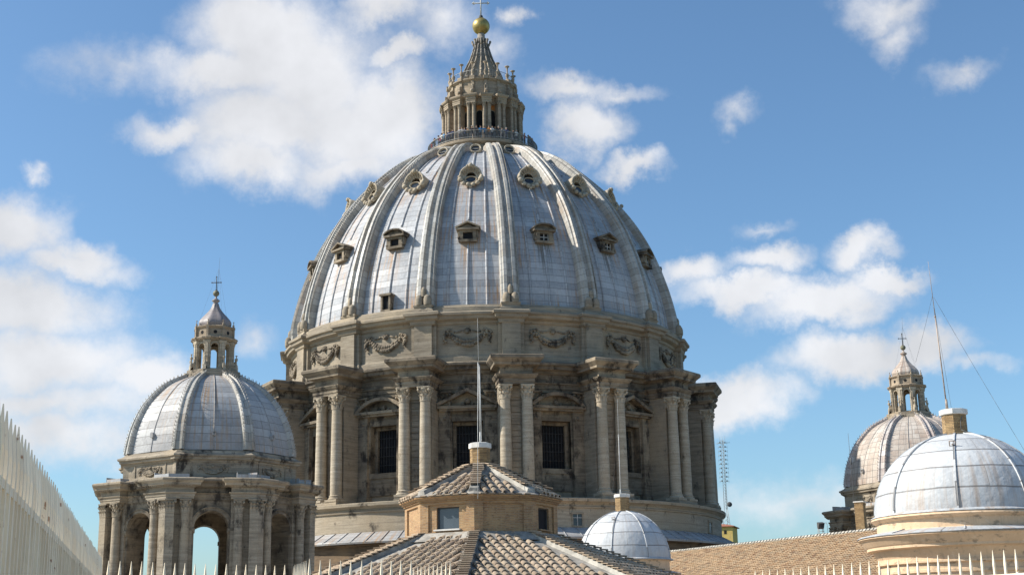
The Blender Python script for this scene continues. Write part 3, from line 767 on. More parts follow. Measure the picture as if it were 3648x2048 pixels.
    # ------------- lantern
    mb = MB()
    mb.lathe([(6.9,60.2),(6.75,61.2),(6.85,61.25),(7.0,61.3),(7.3,61.45),(7.36,61.55),(7.36,61.85),(7.2,61.9),(3.0,61.92)], 96, smooth=False)
    ob(mb, 'gallery', MSLN).location.z -= .65
    mb = MB()
    nb = 260
    for k in range(nb):
        a = 2*PI*k/nb; rr = 7.22; th = .045 if k % 10 else .08
        x, y = rr*math.sin(a), -rr*math.cos(a)
        mb.tube((x,y,61.9),(x,y,62.95),th*.55,n=4,smooth=False,cap=False)
    for z in (62.05,62.95): mb.lathe([(7.18,z),(7.18,z+.06),(7.26,z+.06),(7.26,z),(7.18,z)], 96, smooth=False)
    ob(mb, 'railing', MRAIL).location.z -= .65
    mb = MB()
    mb.lathe([(4.1,61.5),(4.1,67.6)], 96, smooth=False)
    core = ob(mb, 'lantern', MORANGE); core.location.z -= .35
    for k in range(16):      # arched windows in the lantern core
        a = RIB0+STEP*(k+.5)
        ap = [(-.42,61.95),(.42,61.95),(.42,66.1)]+[(.42*math.cos(PI*j/8),66.1+.42*math.sin(PI*j/8)) for j in range(1,8)]+[(-.42,66.1)]
        wp = MB(); wp.prism(ap, -4.14, -4.0); wp.strip([(-.42,62.0),(-.42,66.1)]+[(-.42*math.cos(PI*j/8),66.1+.42*math.sin(PI*j/8)) for j in range(1,8)]+[(.42,66.1),(.42,62.0)], .09, -4.2, -4.0, mi=1)
        if k == 0: wmsh = wp.mesh('lantern_window', [MDARK, MSL])
        link('lantern_window', wmsh, core, a)
    cm = MB(); column(cm, (0,0), .24, 61.65, 62.25, 66.7, 67.25, 14); lcm = cm.mesh('lantern_column', MSLN)
    pr_ = MB(); pr_.box(-.42,.42,-5.0,-4.0,61.9,67.2)
    f = [(-.62,-3.9),(-.62,-5.42),(.62,-5.42),(.62,-3.9)]
    pr_.moulded(f, [(0,67.25),(0,67.5),(.03,67.52),(.03,67.7),(.1,67.75),(.02,67.8),(.02,68.0),(.2,68.15),(.26,68.3),(.26,68.42),(0,68.5)])
    lpm = pr_.mesh('lantern_pier', MSLN)
    for k in range(16):
        link('lantern_pier', lpm, core, RIB0+STEP*k)
        for s_ in (-1,1):
            a = RIB0+STEP*k; c_, sn = math.cos(a), math.sin(a); x, y = s_*.34, -5.17
            link('lantern_column', lcm, core, 0, (x*c_-y*sn, x*sn+y*c_, 0))
    mb = MB(); mb.lathe([(4.05,67.2),(4.6,67.25),(4.6,67.7),(4.7,67.75),(4.65,67.8),(4.65,68.0),(4.95,68.2),(5.0,68.42),(4.7,68.55),(4.35,68.6),(4.3,68.9),(4.3,70.6),(4.4,70.65),(4.6,70.85),(4.62,71.0),(4.3,71.1),(2.0,71.2)], 96, smooth=False)
    ob(mb, 'lantern_attic', MSLN).location.z -= .3
    vm = MB()
    vm.prism([(0,0)]*0 or [(-.2,68.5),(.2,68.5),(.2,69.6),(-.2,69.6)], -4.95, -4.2)
    vm.ball((0,-4.85,68.85),.28,8,6,sx=.8); vm.ball((0,-4.5,69.7),.24,8,6,sx=.8); vm.box(-.2,.2,-4.5,-4.2,69.5,70.6); vm.box(-.32,.32,-4.75,-4.2,70.55,71.05)
    vm.lathe([(.24,71.05),(.2,71.2),(.11,71.3),(.2,71.5),(.24,71.75),(.16,72.0),(.08,72.15),(.1,72.6),(.13,72.75),(.08,72.85),(.3,72.95),(.31,73.05),(.02,73.12)], 10, (0,-4.3))
    cdm = vm.mesh('candelabrum', MSLN)
    for k in range(16): P(link('candelabrum', cdm, D, RIB0+STEP*k)).location.z -= .1
    mb = MB()
    for k in range(120):
        a = 2*PI*k/120; x, y = 4.25*math.sin(a), -4.25*math.cos(a); mb.tube((x,y,71.05),(x,y,71.85),.02,n=4,cap=False)
    mb.lathe([(4.23,71.85),(4.23,71.9),(4.28,71.9),(4.28,71.85)], 64); ob(mb, 'upper_railing', MRAIL)
    mb = MB(); cp = smooth_prof([(2.7,71.1),(2.5,72.2),(2.15,73.3),(1.5,74.7),(1.05,76.2),(.75,77.4),(.62,78.1)], 5)
    rings = []
    for r_, z in cp: rings.append([((r_*(1+(.10 if j % 4 == 0 else -.03)))*math.sin(2*PI*j/64), -(r_*(1+(.10 if j % 4 == 0 else -.03)))*math.cos(2*PI*j/64), z) for j in range(64)])
    mb.loft(rings, cap0=False, cap1=True)
    for k in range(16):      # scroll feet and ribs of the spire
        a = 2*PI*k/16
        mb.ball((2.75*math.sin(a),-2.75*math.cos(a),71.75),.33,8,6); 
        mb.path([(r_*1.13*math.sin(a),-r_*1.13*math.cos(a),z) for r_, z in cp[::4]]+[(.68*math.sin(a),-.68*math.cos(a),78.05)], .09, 5)
    mb.lathe([(.72,77.9),(.8,78.05),(.62,78.2),(.5,78.3),(.5,78.75),(.42,78.9)], 20)
    for k in range(8):
        a = 2*PI*k/8; mb.tube((.95*math.sin(a),-.95*math.cos(a),76.9),(1.2*math.sin(a),-1.2*math.cos(a),77.65),.10,.17,6); mb.ball((1.2*math.sin(a),-1.2*math.cos(a),77.7),.18,7,5)
    ob(mb, 'spire', mat_stone('spire_lead', base=(.34,.31,.27), dark=(.19,.17,.145), crust=.5))
    mb = MB(); mb.ball((0,0,80.02),1.18,40,24); ob(mb, 'gold_ball', MGOLD)
    mb = MB(); mb.lathe([(.3,81.1),(.42,81.2),(.2,81.35),(.3,81.5),(.12,81.65)], 12, mi=1); mb.tube((0,0,81.5),(0,0,84.9),.10,.10,6)
    mb.tube((-1.05,0,83.45),(1.05,0,83.45),.085,n=6)
    for s_ in (-1,1):
        mb.ball((s_*1.08,0,83.45),.13,7,5); mb.ball((s_*.93,0,83.62),.09,6,4); mb.ball((s_*.93,0,83.28),.09,6,4)
    mb.ball((0,0,84.95),.13,7,5); mb.ball((.16,0,84.8),.09,6,4); mb.ball((-.16,0,84.8),.09,6,4)
    ob(mb, 'cross', [MSTEEL, MIRON])
    return D
great_dome()

# ------------------------------------------------------------------ minor domes
def minor_parts():
    """meshes of one minor dome, local z in world heights, vertex of the octagon at azimuth 0"""
    T = {}
    def w2(mb, a): st = 0; return mb
    c22 = math.cos(R(22.5)); s22 = math.sin(R(22.5)); t22 = math.tan(R(22.5))
    V = (0, -10.0)
    tr = (c22, s22); nr = (s22, -c22)
    def pp(t, d, side=1):       # t along the face from the vertex, d inwards
        return (side*(tr[0]*t - nr[0]*d), V[1]+tr[1]*t - nr[1]*d)
    def sym(pts): return [pp(t, d, -1) for t, d in reversed(pts)] + [V] + [pp(t, d, 1) for t, d in pts]
    def ccw(p):
        a = sum(p[i-1][0]*p[i][1]-p[i][0]*p[i-1][1] for i in range(len(p))); return p if a > 0 else p[::-1]
    # corner pier
    m_ = MB()
    core = ccw([pp(2.25,2.7,-1), pp(2.25,.75,-1), (0,V[1]+.75/c22), pp(2.25,.75), pp(2.25,2.7)])
    m_.moulded(core, [(0,-1.6),(0,11.65)])
    pil = ccw([pp(.72,1.0,-1), pp(.72,0,-1), V, pp(.72,0), pp(.72,1.0)])
    m_.moulded(pil, [(0,-1.6),(0,10.5)]); m_.moulded(pil, [(.0,10.5),(.02,10.52),(.02,10.6),(0,10.62),(0,11.5),(.14,11.52),(.16,11.65)])
    for sd in (-1,1):
        for row,(za,oo) in enumerate(((10.62,.10),(10.95,.15))):
            for k in range(3):
                t = .12+.25*k; p = pp(t, -.02, sd); q = MB()
                q.loft([[(-.11*w_,-o_,z),(.11*w_,-o_,z),(.11*w_,.05,z),(-.11*w_,.05,z)] for z,w_,o_ in ((0,1,.0),(.22,1,oo*.3),(.34,.8,oo),(.4,.3,oo*1.3))])
                m_.add(q, Matrix.Translation((p[0],p[1],za)) @ Matrix.Rotation(sd*R(22.5),4,'Z'))
            p = pp(.78,-.06,sd); m_.ball((p[0],p[1],11.42),.14,7,5)
    foot = ccw([pp(2.3,2.6,-1), pp(2.3,0,-1), V, pp(2.3,0), pp(2.3,2.6)])
    m_.moulded(foot, [(-.06,11.66),(0,11.68),(0,11.86),(.05,11.88),(.05,12.05),(.16,12.15),(.18,12.22),(-.02,12.24),(-.02,12.62),(.12,12.7),(.5,12.78),(.52,12.95),(.74,13.15),(.76,13.3),(.6,13.38),(.1,13.45)])
    # dentils
    for sd in (-1,1):
        for k in range(9):
            p = pp(.1+.24*k, -.02, sd); q = MB(); q.box(-.07,.07,-.38,.1,0,.1); m_.add(q, Matrix.Translation((p[0],p[1],12.68)) @ Matrix.Rotation(sd*R(22.5),4,'Z'))
    T['pier'] = m_.mesh('pier', MSM)
    bx = MB()
    for sd in (-1,1):
        p = pp(1.0,.9,sd); q = MB(); q.box(-.85,.85,-.5,.5,13.42,13.78); q.box(-.85,-.8,-.5,.5,13.78,13.95); bx.add(q, Matrix.Translation((p[0],p[1],0)) @ Matrix.Rotation(sd*R(22.5),4,'Z'))
    T['lead_box'] = bx.mesh('lead_flashing', MLEADM)
    cm = MB(); column(cm, (0,0), .42, 0.2, .9, 10.55, 11.66, 18); T['col'] = cm.mesh('column', MSM)
    T['colpos'] = [pp(1.62,.42,s_) for s_ in (-1,1)]
    # bay wall: faces -Y at bay azimuth
    a0 = 8.25; hw_ = 3.6*.95
    m_ = MB(); arched_panel(m_, a0*t22+.05, -1.6, 9.3, 12.4, 1.42, -a0, -a0+2.0, 16)
    edge = [(-1.45*math.cos(PI*j/16), 9.3+1.45*math.sin(PI*j/16)) for j in range(17)]
    m_.strip(edge, .26, -a0-.12, -a0+.1); m_.strip([(p[0]*1.18,9.3+(p[1]-9.3)*1.18) for p in edge], .07, -a0-.2, -a0+.1)
    for s_ in (-1,1):
        x0,x1 = sorted((s_*1.34,s_*2.1)); m_.box(x0,x1,-a0-.2,-a0+1.0,8.93,9.08); m_.box(x0,x1,-a0-.28,-a0+1.0,9.08,9.27)
    T['bay'] = m_.mesh('bay_wall', MSD)
    m_ = MB(); oc = lambda a: [(a/c22*math.sin(R(45*k)), -a/c22*math.cos(R(45*k))) for k in range(8)]
    m_.moulded(oc(8.35), [(-.2,11.6),(0,11.62),(0,11.9),(.05,11.92),(.05,12.1),(.18,12.22),(-.02,12.24),(-.02,12.62),(.3,12.75),(.35,13.0),(.6,13.2),(.6,13.34),(0,13.55),(-.9,13.7)], cap0=False)
    T['ent'] = m_.mesh('entablature', MSD)
    m_ = MB(); m_.moulded(oc(8.0), [(-1.4,13.2),(-1.4,12.2),(-7.9,12.1)], cap0=False, cap1=False); T['ceil'] = m_.mesh('vault', MSM)
    # attic
    m_ = MB(); m_.moulded(oc(7.35), [(.15,13.4),(.15,13.75),(0,13.8),(0,14.95),(.08,15.0),(.1,15.1),(.3,15.2),(.32,15.35),(.46,15.45),(.46,15.58),(.3,15.68),(.2,15.72),(.1,15.95),(-.2,16.1)], cap0=False)
    T['attic'] = m_.mesh('attic', MSM)
    m_ = MB(); f = ccw([( -.75*c22, -7.85+.75*s22),( 0,-8.12),( .75*c22,-7.85+.75*s22),(.6,-6.9),(-.6,-6.9)])
    m_.moulded(f, [(.08,13.4),(.08,13.8),(0,13.85),(0,14.98),(.12,15.08),(.3,15.2),(.32,15.36),(.46,15.46),(.46,15.6),(.2,15.72),(0,15.85)]); T['attic_pil'] = m_.mesh('attic_pilaster', MSM)
    m_ = garland_mesh(1.45,.52,-7.37); q = MB(); q.strip([(-1.75,-.55),(1.75,-.55),(1.75,.55),(-1.75,.55),(-1.75,-.55)], -.09, -7.42, -7.3); m_.add(q); T['relief'] = m_.mesh('swag', MSM)
    # cupola
    ctrl = [(7.75,16.05),(7.62,16.9),(7.28,18.4),(6.45,20.3),(5.3,21.75),(4.2,22.7),(2.6,23.5)]
    pf = smooth_prof(ctrl, 5); Ls = [0.]
    for a, b in zip(pf, pf[1:]): Ls.append(Ls[-1]+math.hypot(b[0]-a[0], b[1]-a[1]))
    m_ = MB(); A = [R(-22.5+4.5*j) for j in range(11)]
    rad = lambda r_, a: r_*c22/math.cos(a)*(1+.035*math.cos(a*4))
    m_.loft([[(rad(r_,a)*math.sin(a), -rad(r_,a)*math.cos(a), z) for a in A] for r_, z in pf], closed=False, cap0=False, cap1=False, smooth=True, uvs=[[(math.degrees(a)*.13+3, l) for a in A] for l in Ls])
    for i in range(len(pf)-1):
        k = .96; m_.tube((0,-rad(pf[i][0],0),pf[i][1]),(0,-rad(pf[i+1][0],0),pf[i+1][1]),.06,n=6,cap=False)
    T['panel_mb'] = m_
    m_ = MB(); rings = []; uvs = []; NTn = []
    for i in range(len(pf)):
        a = pf[max(0,i-1)]; b = pf[min(len(pf)-1,i+1)]; l = math.hypot(b[0]-a[0], b[1]-a[1]); nr_, nz_ = (b[1]-a[1])/l, -(b[0]-a[0])/l; NTn.append((nr_,nz_))
        w_ = .52-.20*i/(len(pf)-1)
        sec = [(-w_,-.25),(-w_,.16),(-.78*w_,.28),(-.5*w_,.28),(-.38*w_,.16),(.38*w_,.16),(.5*w_,.28),(.78*w_,.28),(w_,.16),(w_,-.25)]
        rings.append([(x,-(pf[i][0]+nr_*h_),pf[i][1]+nz_*h_) for x,h_ in sec]); uvs.append([(x,Ls[i]) for x,h_ in sec])
    m_.loft(rings, closed=False, cap0=False, cap1=False, uvs=uvs)
    for i in range(2,len(pf),1):
        r_,z = pf[i]; nr_,nz_ = NTn[i]; w_ = .5-.2*i/(len(pf)-1)
        m_.tube((w_,-(r_+nr_*.2),z+nz_*.2),(w_+.05,-(r_+nr_*.3),z+nz_*.3+.16),.03,n=4); m_.tube((-w_,-(r_+nr_*.2),z+nz_*.2),(-w_-.05,-(r_+nr_*.3),z+nz_*.3+.16),.03,n=4)
    T['rib_mb'] = m_
    # small vents low on the shell
    m_ = MB(); m_.box(-.16,.16,-7.45,-6.9,17.3,17.6); m_.tube((0,-7.45,17.6),(0,-6.9,17.6),.16,n=10); T['vent'] = m_.mesh('vent', MLEADM)
    # lantern
    m_ = MB(); m_.moulded(oc(2.35), [(.2,23.35),(.2,23.75),(.05,23.8),(.05,24.1),(-.5,24.15)], cap0=False); T['lbase'] = m_.mesh('lantern_base', MSM)
    m_ = MB(); arched_panel(m_, 1.62*t22+.02, 24.1, 26.35, 26.95, .33, -1.62, -1.28, 8)
    m_.strip([(-.33*math.cos(PI*j/8), 26.35+.33*math.sin(PI*j/8)) for j in range(9)], .08, -1.68, -1.5); m_.box(-.5,.5,-1.7,-1.3,24.05,24.3) 
    T['lbay'] = m_.mesh('lantern_bay', MSL)
    m_ = MB(); m_.moulded(ccw([(-.26,-1.5),(-.26,-1.86),(.26,-1.86),(.26,-1.5)]), [(.06,24.0),(.06,24.3),(0,24.35),(0,26.6),(.06,26.65),(.1,26.9),(0,26.95)])
    m_.moulded(ccw([(-.12,-1.7),(-.12,-1.93),(.12,-1.93),(.12,-1.7)]), [(0,24.3),(0,26.75)])
    # scroll buttress with little finial
    m_.strip([(0,0)]*0 or [(0,0),(1,0)], .1, 0, .01) if False else None
    sc_ = MB(); sc_.prism([(-2.95,23.2),(-1.8,23.2),(-1.8,25.0),(-1.98,25.0),(-2.1,24.5),(-2.35,24.2),(-2.5,23.85),(-2.85,23.75),(-2.98,23.5)], -.14, .14)
    sc_.ball((-2.68,0,23.62),.24,8,6); sc_.ball((-1.98,0,24.75),.16,8,6); sc_.lathe([(.13,24.5),(.17,24.65),(.08,24.85),(.06,25.1),(.13,25.2),(.15,25.35),(.05,25.45),(.05,25.6),(.13,25.66),(.01,25.7)], 8, (-2.2,0)); sc_.box(-2.34,-2.06,-.14,.14,24.0,24.55)
    m_.add(sc_, Matrix.Rotation(PI/2,4,'Z')); T['lpier'] = m_.mesh('lantern_pier', MSL)
    m_ = MB(); m_.moulded(oc(1.78), [(0,26.92),(.02,27.0),(.2,27.08),(.24,27.2),(.06,27.26),(-.12,27.35),(-.14,28.1),(0,28.2),(.05,28.3),(-.1,28.38),(-.25,28.4)], cap0=False)
    st = []
    for k in range(8):
        q = MB(); q.moulded(ccw([(-.3,-1.5),(-.3,-2.0),(.3,-2.0),(.3,-1.5)]), [(0,26.95),(.02,27.02),(.12,27.1),(.14,27.22),(0,27.28)]); q.box(-.1,.1,-1.92,-1.5,27.3,28.2); q.box(-.14,.14,-1.95,-1.5,28.15,28.35)
        q.lathe([(.08,28.35),(.1,28.5),(.03,28.65),(.03,28.8),(.09,28.85),(.01,28.9)], 6, (0,-1.82)); m_.add(q, Matrix.Rotation(R(45*k),4,'Z'))
    T['ltop'] = m_.mesh('lantern_attic', MSLN)
    m_ = MB()
    for k in range(8):
        q = MB(); n = 12; q.loft([[(.17*math.cos(2*PI*j/n), -1.67, 27.72+.17*math.sin(2*PI*j/n)) for j in range(n)],[(.17*math.cos(2*PI*j/n), -1.60, 27.72+.17*math.sin(2*PI*j/n)) for j in range(n)]]); T['oc'] = q.mesh('oculus', MDARK)
    pf2 = smooth_prof([(1.40,28.35),(1.50,28.65),(1.44,28.95),(1.15,29.35),(.72,29.85),(.42,30.3),(.27,30.75)], 4)
    m_ = MB(); n = 48
    def rr(r_, j): return r_*(1+(.07 if j % 6 == 0 else (.03 if j % 6 in (1,5) else -.03+.02*abs(3-j%6))))
    m_.loft([[(rr(r_,j)*math.sin(2*PI*j/n), -rr(r_,j)*math.cos(2*PI*j/n), z) for j in range(n)] for r_, z in pf2], cap0=False, smooth=True, uvs=[[(j*.2,z) for j in range(n+1)] for r_, z in pf2])
    m_.lathe([(.22,30.7),(.2,30.85),(.36,31.0),(.38,31.08),(.2,31.2),(.1,31.3),(.08,31.48)], 14)
    T['onion_mb'] = m_
    m_ = MB(); m_.ball((0,0,31.76),.30,18,12); T['ball'] = m_.mesh('ball', MBRZ)
    m_ = MB(); m_.tube((0,0,32.05),(0,0,33.35),.045,n=6); m_.tube((-.42,0,32.82),(.42,0,32.82),.04,n=6)
    for s_ in (-1,1): m_.ball((s_*.43,0,32.82),.07,6,4)
    m_.ball((0,0,33.38),.07,6,4); m_.ball((0,0,32.1),.08,6,4); T['cross'] = m_.mesh('cross', MIRON)
    m_ = MB(); m_.tube((.05,.08,31.0),(.22,.05,35.3),.022,.008,5)
    for (x,y) in ((-1.35,-.6),(1.25,-.5),(.9,-1.1)): m_.tube((.17,.05,34.2),(x,y,28.9),.006,n=3)
    T['rod'] = m_.mesh('lightning_rod', MWIRE)
    return T
MT = minor_parts()
MPANEL = {n: (MT['panel_mb'].mesh('lead_panel', m1), MT['rib_mb'].mesh('rib', m2), MT['onion_mb'].mesh('onion_roof', m3)) for n, m1, m2, m3 in
    (('grey', MLEADM, MRIB, mat_lead('onion_lead', base=(.33,.30,.30), dark=(.2,.17,.165), rust=.5, row=30, wid=30)),
     ('brown', MLEADR, mat_lead('rib_weathered', base=(.52,.50,.48), dark=(.33,.27,.25), rust=.6, row=.7, wid=30, white=.5), MLEADR))}
def minor_dome(x, y, rot, style, label, dz=0.):
    D = empty('minor_dome', (x, y, -1.6+dz), label, 'dome', rot=rot)
    ms = MPANEL[style]
    def P(name, me, a=0., par=None):
        o = link(name, me, par or D, a); 
        if par is None: o.location.z = 1.6
        return o
    for k in range(8):
        a = R(45*k); b = a+R(22.5)
        p = P('pier', MT['pier'], a)
        for c_ in MT['colpos']:
            q = link('column', MT['col'], p, 0, (c_[0], c_[1], 0)); q.rotation_euler.z = R(22.5)*(1 if c_[0] > 0 else -1)
        link('lead_flashing', MT['lead_box'], p)
        P('bay_wall', MT['bay'], b); P('attic_pilaster', MT['attic_pil'], a)
        o = P('swag', MT['relief'], b); o.location.z = 1.6+14.42
        P('lead_panel', ms[0], b); P('rib', ms[1], a)
        P('vent', MT['vent'], b)
    P('entablature', MT['ent']); P('attic', MT['attic']); P('vault', MT['ceil'])
    lb = P('lantern', MT['lbase'])
    for k in range(8):
        a = R(45*k); b = a+R(22.5)
        link('lantern_bay', MT['lbay'], lb, b); link('lantern_pier', MT['lpier'], lb, a); link('oculus', MT['oc'], lb, b)
    link('lantern_attic', MT['ltop'], lb)
    P('onion_roof', ms[2]); P('ball', MT['ball']); P('cross', MT['cross'], -rot)
    P('lightning_rod', MT['rod'], -rot)
    return D
minor_dome(-27.9, 123., R(-7.5), 'grey', 'smaller grey lead dome on open arched piers, left of the huge dome')
minor_dome(44.45, 150.7, R(3.), 'brown', 'smaller dome with rust-brown streaked lead, half hidden behind the bright silver dome', -.75)

# ------------------------------------------------------------------ brick lantern with tiled roofs
def oct_pts(r, ph, z): return [(r*math.sin(ph+k*PI/4), -r*math.cos(ph+k*PI/4), z) for k in range(8)]
def oct_shell(mb, prof, ph, mi=0, cap0=False, cap1=False):
    rings = [oct_pts(r, ph, z) for r, z in prof]
    L_ = [0.]
    for a, b in zip(prof, prof[1:]): L_.append(L_[-1]+math.hypot(a[0]-b[0], a[1]-b[1]))
    mb.loft(rings, cap0=cap0, cap1=cap1, mi=mi, uvs=[[(k*prof[0][0]*.7654, prof[i][1] if abs(prof[i][1]-prof[i-1][1]) > .02 else l) for k in range(9)] for i, l in enumerate(L_)])
def tiled_roof(name, parent, r1, z1, r0, z0, ph, faces, bare, seed):
    """roof of cover tiles over eight faces, r1/z1 top, r0/z0 eave (vertex radii)"""
    rnd = random.Random(seed); c22 = math.cos(PI/8); t22 = math.tan(PI/8)
    base = MB(); base.loft([oct_pts(r0-.05, ph, z0-.05), oct_pts(r0, ph, z0-.03), oct_pts(r1, ph, z1-.02)], cap0=True, cap1=False)
    bo = base.obj(name, MMORT, parent)
    tl = MB(); a1, a0 = r1*c22, r0*c22; sl = math.hypot(a0-a1, z1-z0); dz = (z0-z1)/(a0-a1)
    ux, uz = (a0-a1)/sl, (z0-z1)/sl
    pale = MB()
    for k in faces:
        M_ = Matrix.Rotation(ph+PI/8+k*PI/4, 4, 'Z')
        n = int(a0*t22/.275)+1
        for i in range(-n, n+1):
            x = i*.275+rnd.uniform(-.012,.012)
            if abs(x) > a0*t22-.05: continue
            start = max(a1+.08, (abs(x)+bare(k, x))/t22)
            s = (a0-start)/ux; cnt = int(s/.31)+1
            if s < .2: continue
            for j in range(cnt):
                e = a0+.07-j*.31*ux; st_ = max(e-.40*ux, start-.1)
                if e - st_ < .1: continue
                zz = lambda a_, up: z1+(a_-a1)*dz+up
                jx = rnd.uniform(-.014,.014); up0 = .055+rnd.uniform(-.008,.01); up1 = .02+rnd.uniform(-.006,.006)
                rad0, rad1 = .095+rnd.uniform(-.006,.006), .075
                ring = lambda a_, r_, up, xx: [(xx+r_*math.cos(PI*q/6), -a_, zz(a_, up)+r_*.92*math.sin(PI*q/6)-.02) for q in range(7)]
                inr = lambda a_, r_, up, xx: [(xx+r_*.8*math.cos(PI*q/6), -a_, zz(a_, up)+r_*.70*math.sin(PI*q/6)-.02) for q in range(6,-1,-1)]
                st = len(tl.v)
                A_ = [tl.pt(p) for p in ring(e, rad0, up0, x+jx)+inr(e, rad0, up0, x+jx)]; B_ = [tl.pt(p) for p in ring(st_, rad1, up1, x)]
                for q in range(6):
                    tl.face((A_[q+1], A_[q], B_[q], B_[q+1]), smooth=True)
                    tl.face((A_[q], A_[q+1], A_[12-q], A_[13-q]))
                tl.xf(M_, st)
        # flat pan tiles lapping at the eave
        for i in range(-n, n+1):
            x = (i+.5)*.275
            if abs(x) > a0*t22-.1: continue
            st = len(tl.v); tl.box(x-.09,x+.09,-a0-.06,-a0+.25,z0-.03,z0-.005); tl.xf(M_, st)
    tl.obj('cover_tiles', MTILE, bo)
    # stepped hip tiles on a mortar kerb
    for k in range(8):
        hp_ = MB(); L_ = math.hypot(r0-r1, z0-z1); cnt = int(L_*(.90)/.20); a = ph+k*PI/4
        kb = MB(); ur, uzz = (r0-r1)/L_, (z0-z1)/L_
        kb.loft([[(-.17,-r1,z1-.05),(.17,-r1,z1-.05),(.13,-r1,z1+.09),(-.13,-r1,z1+.09)],[(-.17,-(r1+ur*L_*.90),z1+uzz*L_*.90-.05),(.17,-(r1+ur*L_*.90),z1+uzz*L_*.90-.05),(.13,-(r1+ur*L_*.90),z1+uzz*L_*.90+.06),(-.13,-(r1+ur*L_*.90),z1+uzz*L_*.90+.06)]])
        for j in range(cnt):
            d = .02+j*.20; w_ = .17+rnd.uniform(-.012,.012); jj = rnd.uniform(-.015,.015)
            p = lambda dd, x, up: (x+jj, -(r1+ur*dd), z1+uzz*dd+up)
            u0, u1 = .085, .155
            st = len(hp_.v)
            hp_.loft([[p(d,-w_,u0),p(d+.28,-w_,u1),p(d+.28,w_,u1),p(d,w_,u0)],[p(d,-w_,u0+.028),p(d+.28,-w_,u1+.03),p(d+.28,w_,u1+.03),p(d,w_,u0+.028)]])
        kb.obj('hip_kerb', MMORTL if k in (1,) else MMORT, bo, a); hp_.obj('hip_tiles', MTILE, bo, a)
    return bo
def tile_tower():
    ph = R(-3.2); c = at(1713, 1840, 42.); cx = c.x
    D = empty('brick_lantern', (cx, 42., -1.6), 'octagonal brick roof lantern with two tiers of terracotta tile and a chimney, centre foreground', 'roof lantern')
    def U(o): o.location.z = 1.6; return o
    mb = MB(); oct_shell(mb, [(9.6,-1.6),(9.6,.1)], ph); U(mb.obj('lower_wall', MBR, D))
    base = tiled_roof('lower_roof', D, 2.28, 2.90, 9.9, .17, ph, [0,1,2,6,7], lambda k, x: (.30 if k in (0,7) and x < 0 else .62) if k in (0,) else ((.75 if x < 0 else .28) if k == 7 else .3), 5)
    U(base)
    mt = MB(); oct_shell(mt, [(2.9,2.71),(2.38,2.98)], ph); U(mt.obj('flashing', MMORT, D))
    # body: recessed panels and windows
    mb = MB(); Rb = 2.36; c22 = math.cos(PI/8); ap = Rb*c22; hw_ = Rb*math.sin(PI/8); z0, z1 = 2.6, 3.90
    def wallface(k, win):
        f = MB()
        # pilaster strips, band top and bottom, recessed panel
        rc = .055
        for s_ in (-1,1):
            x0, x1 = sorted((s_*hw_, s_*(hw_-.27)))
            f.box(x0,x1,-ap,-ap+.25,z0,z1)
        f.box(-hw_+.27,hw_-.27,-ap,-ap+.25,z0,z0+.40); f.box(-hw_+.27,hw_-.27,-ap,-ap+.25,z1-.10,z1)
        y = -ap+rc; x0, x1 = -hw_+.27, hw_-.27
        if win:
            wx = .375; zb, zt = 3.08, 3.72
            f.box(x0,-wx,y,y+.2,z0+.40,z1-.1); f.box(wx,x1,y,y+.2,z0+.40,z1-.1); f.box(-wx,wx,y,y+.2,z0+.40,zb); f.box(-wx,wx,y,y+.2,zt,z1-.1)
            return f, (wx, zb, zt, y)
        f.box(x0,x1,y,y+.2,z0+.40,z1-.1)
        return f, None
    wl = MB()
    wins = {7:'tinted', 1:'dark', 3:'dark'}
    info = {}
    for k in range(8):
        f, i_ = wallface(k, k in wins); info[k] = i_
        wl.add(f, Matrix.Rotation(ph+PI/8+k*PI/4,4,'Z'))
    wl.obj('brick_wall', MBR, D).location.z = 1.6
    co = MB(); oct_shell(co, [(2.36,3.88),(2.41,3.885),(2.41,3.93),(2.46,3.94),(2.475,3.98),(2.53,4.0),(2.54,4.03),(2.2,4.035)], ph); U(co.obj('cornice', MBR, D))
    for k, st_ in wins.items():
        wx, zb, zt, y = info[k]; a = ph+PI/8+k*PI/4
        fr = MB()
        for s_ in (-1,1):
            x0, x1 = sorted((s_*wx, s_*(wx-.035))); fr.box(x0,x1,y+.06,y+.12,zb,zt)
        fr.box(-wx,wx,y+.06,y+.12,zt-.03,zt); o = U(fr.obj('window', MIRON, D, a))
        pn = MB(); pn.box(-wx,wx,y+.10,y+.13,zb,zt); pn.obj('pane', MSHADE if st_ == 'tinted' else MDARK, o)
        sl = MB(); sl.box(-wx-.06,wx+.06,y-.10,y+.1,zb-.045,zb); sl.obj('sill', MCONC if st_ == 'tinted' else MBR, o)
    up = tiled_roof('upper_roof', D, .34, 5.10, 2.55, 4.08, ph, [0,1,2,6,7], lambda k, x: .42 if (k == 7 and x < 0) or (k == 0 and x > 0) else (.12 if k in (0,7) else .1), 9)
    U(up)
    ch = MB(); oct_shell(ch, [(.315,4.95),(.315,5.70)], ph); U(ch.obj('chimney', MBRC, D))
    cp = MB(); cp.moulded([(x,y) for x,y,_ in oct_pts(.335,ph,0)], [(0,5.68),(.02,5.69),(.02,5.84),(-.06,5.86)]); U(cp.obj('chimney_cap', MCONC, D))
    return cx
TX = tile_tower()

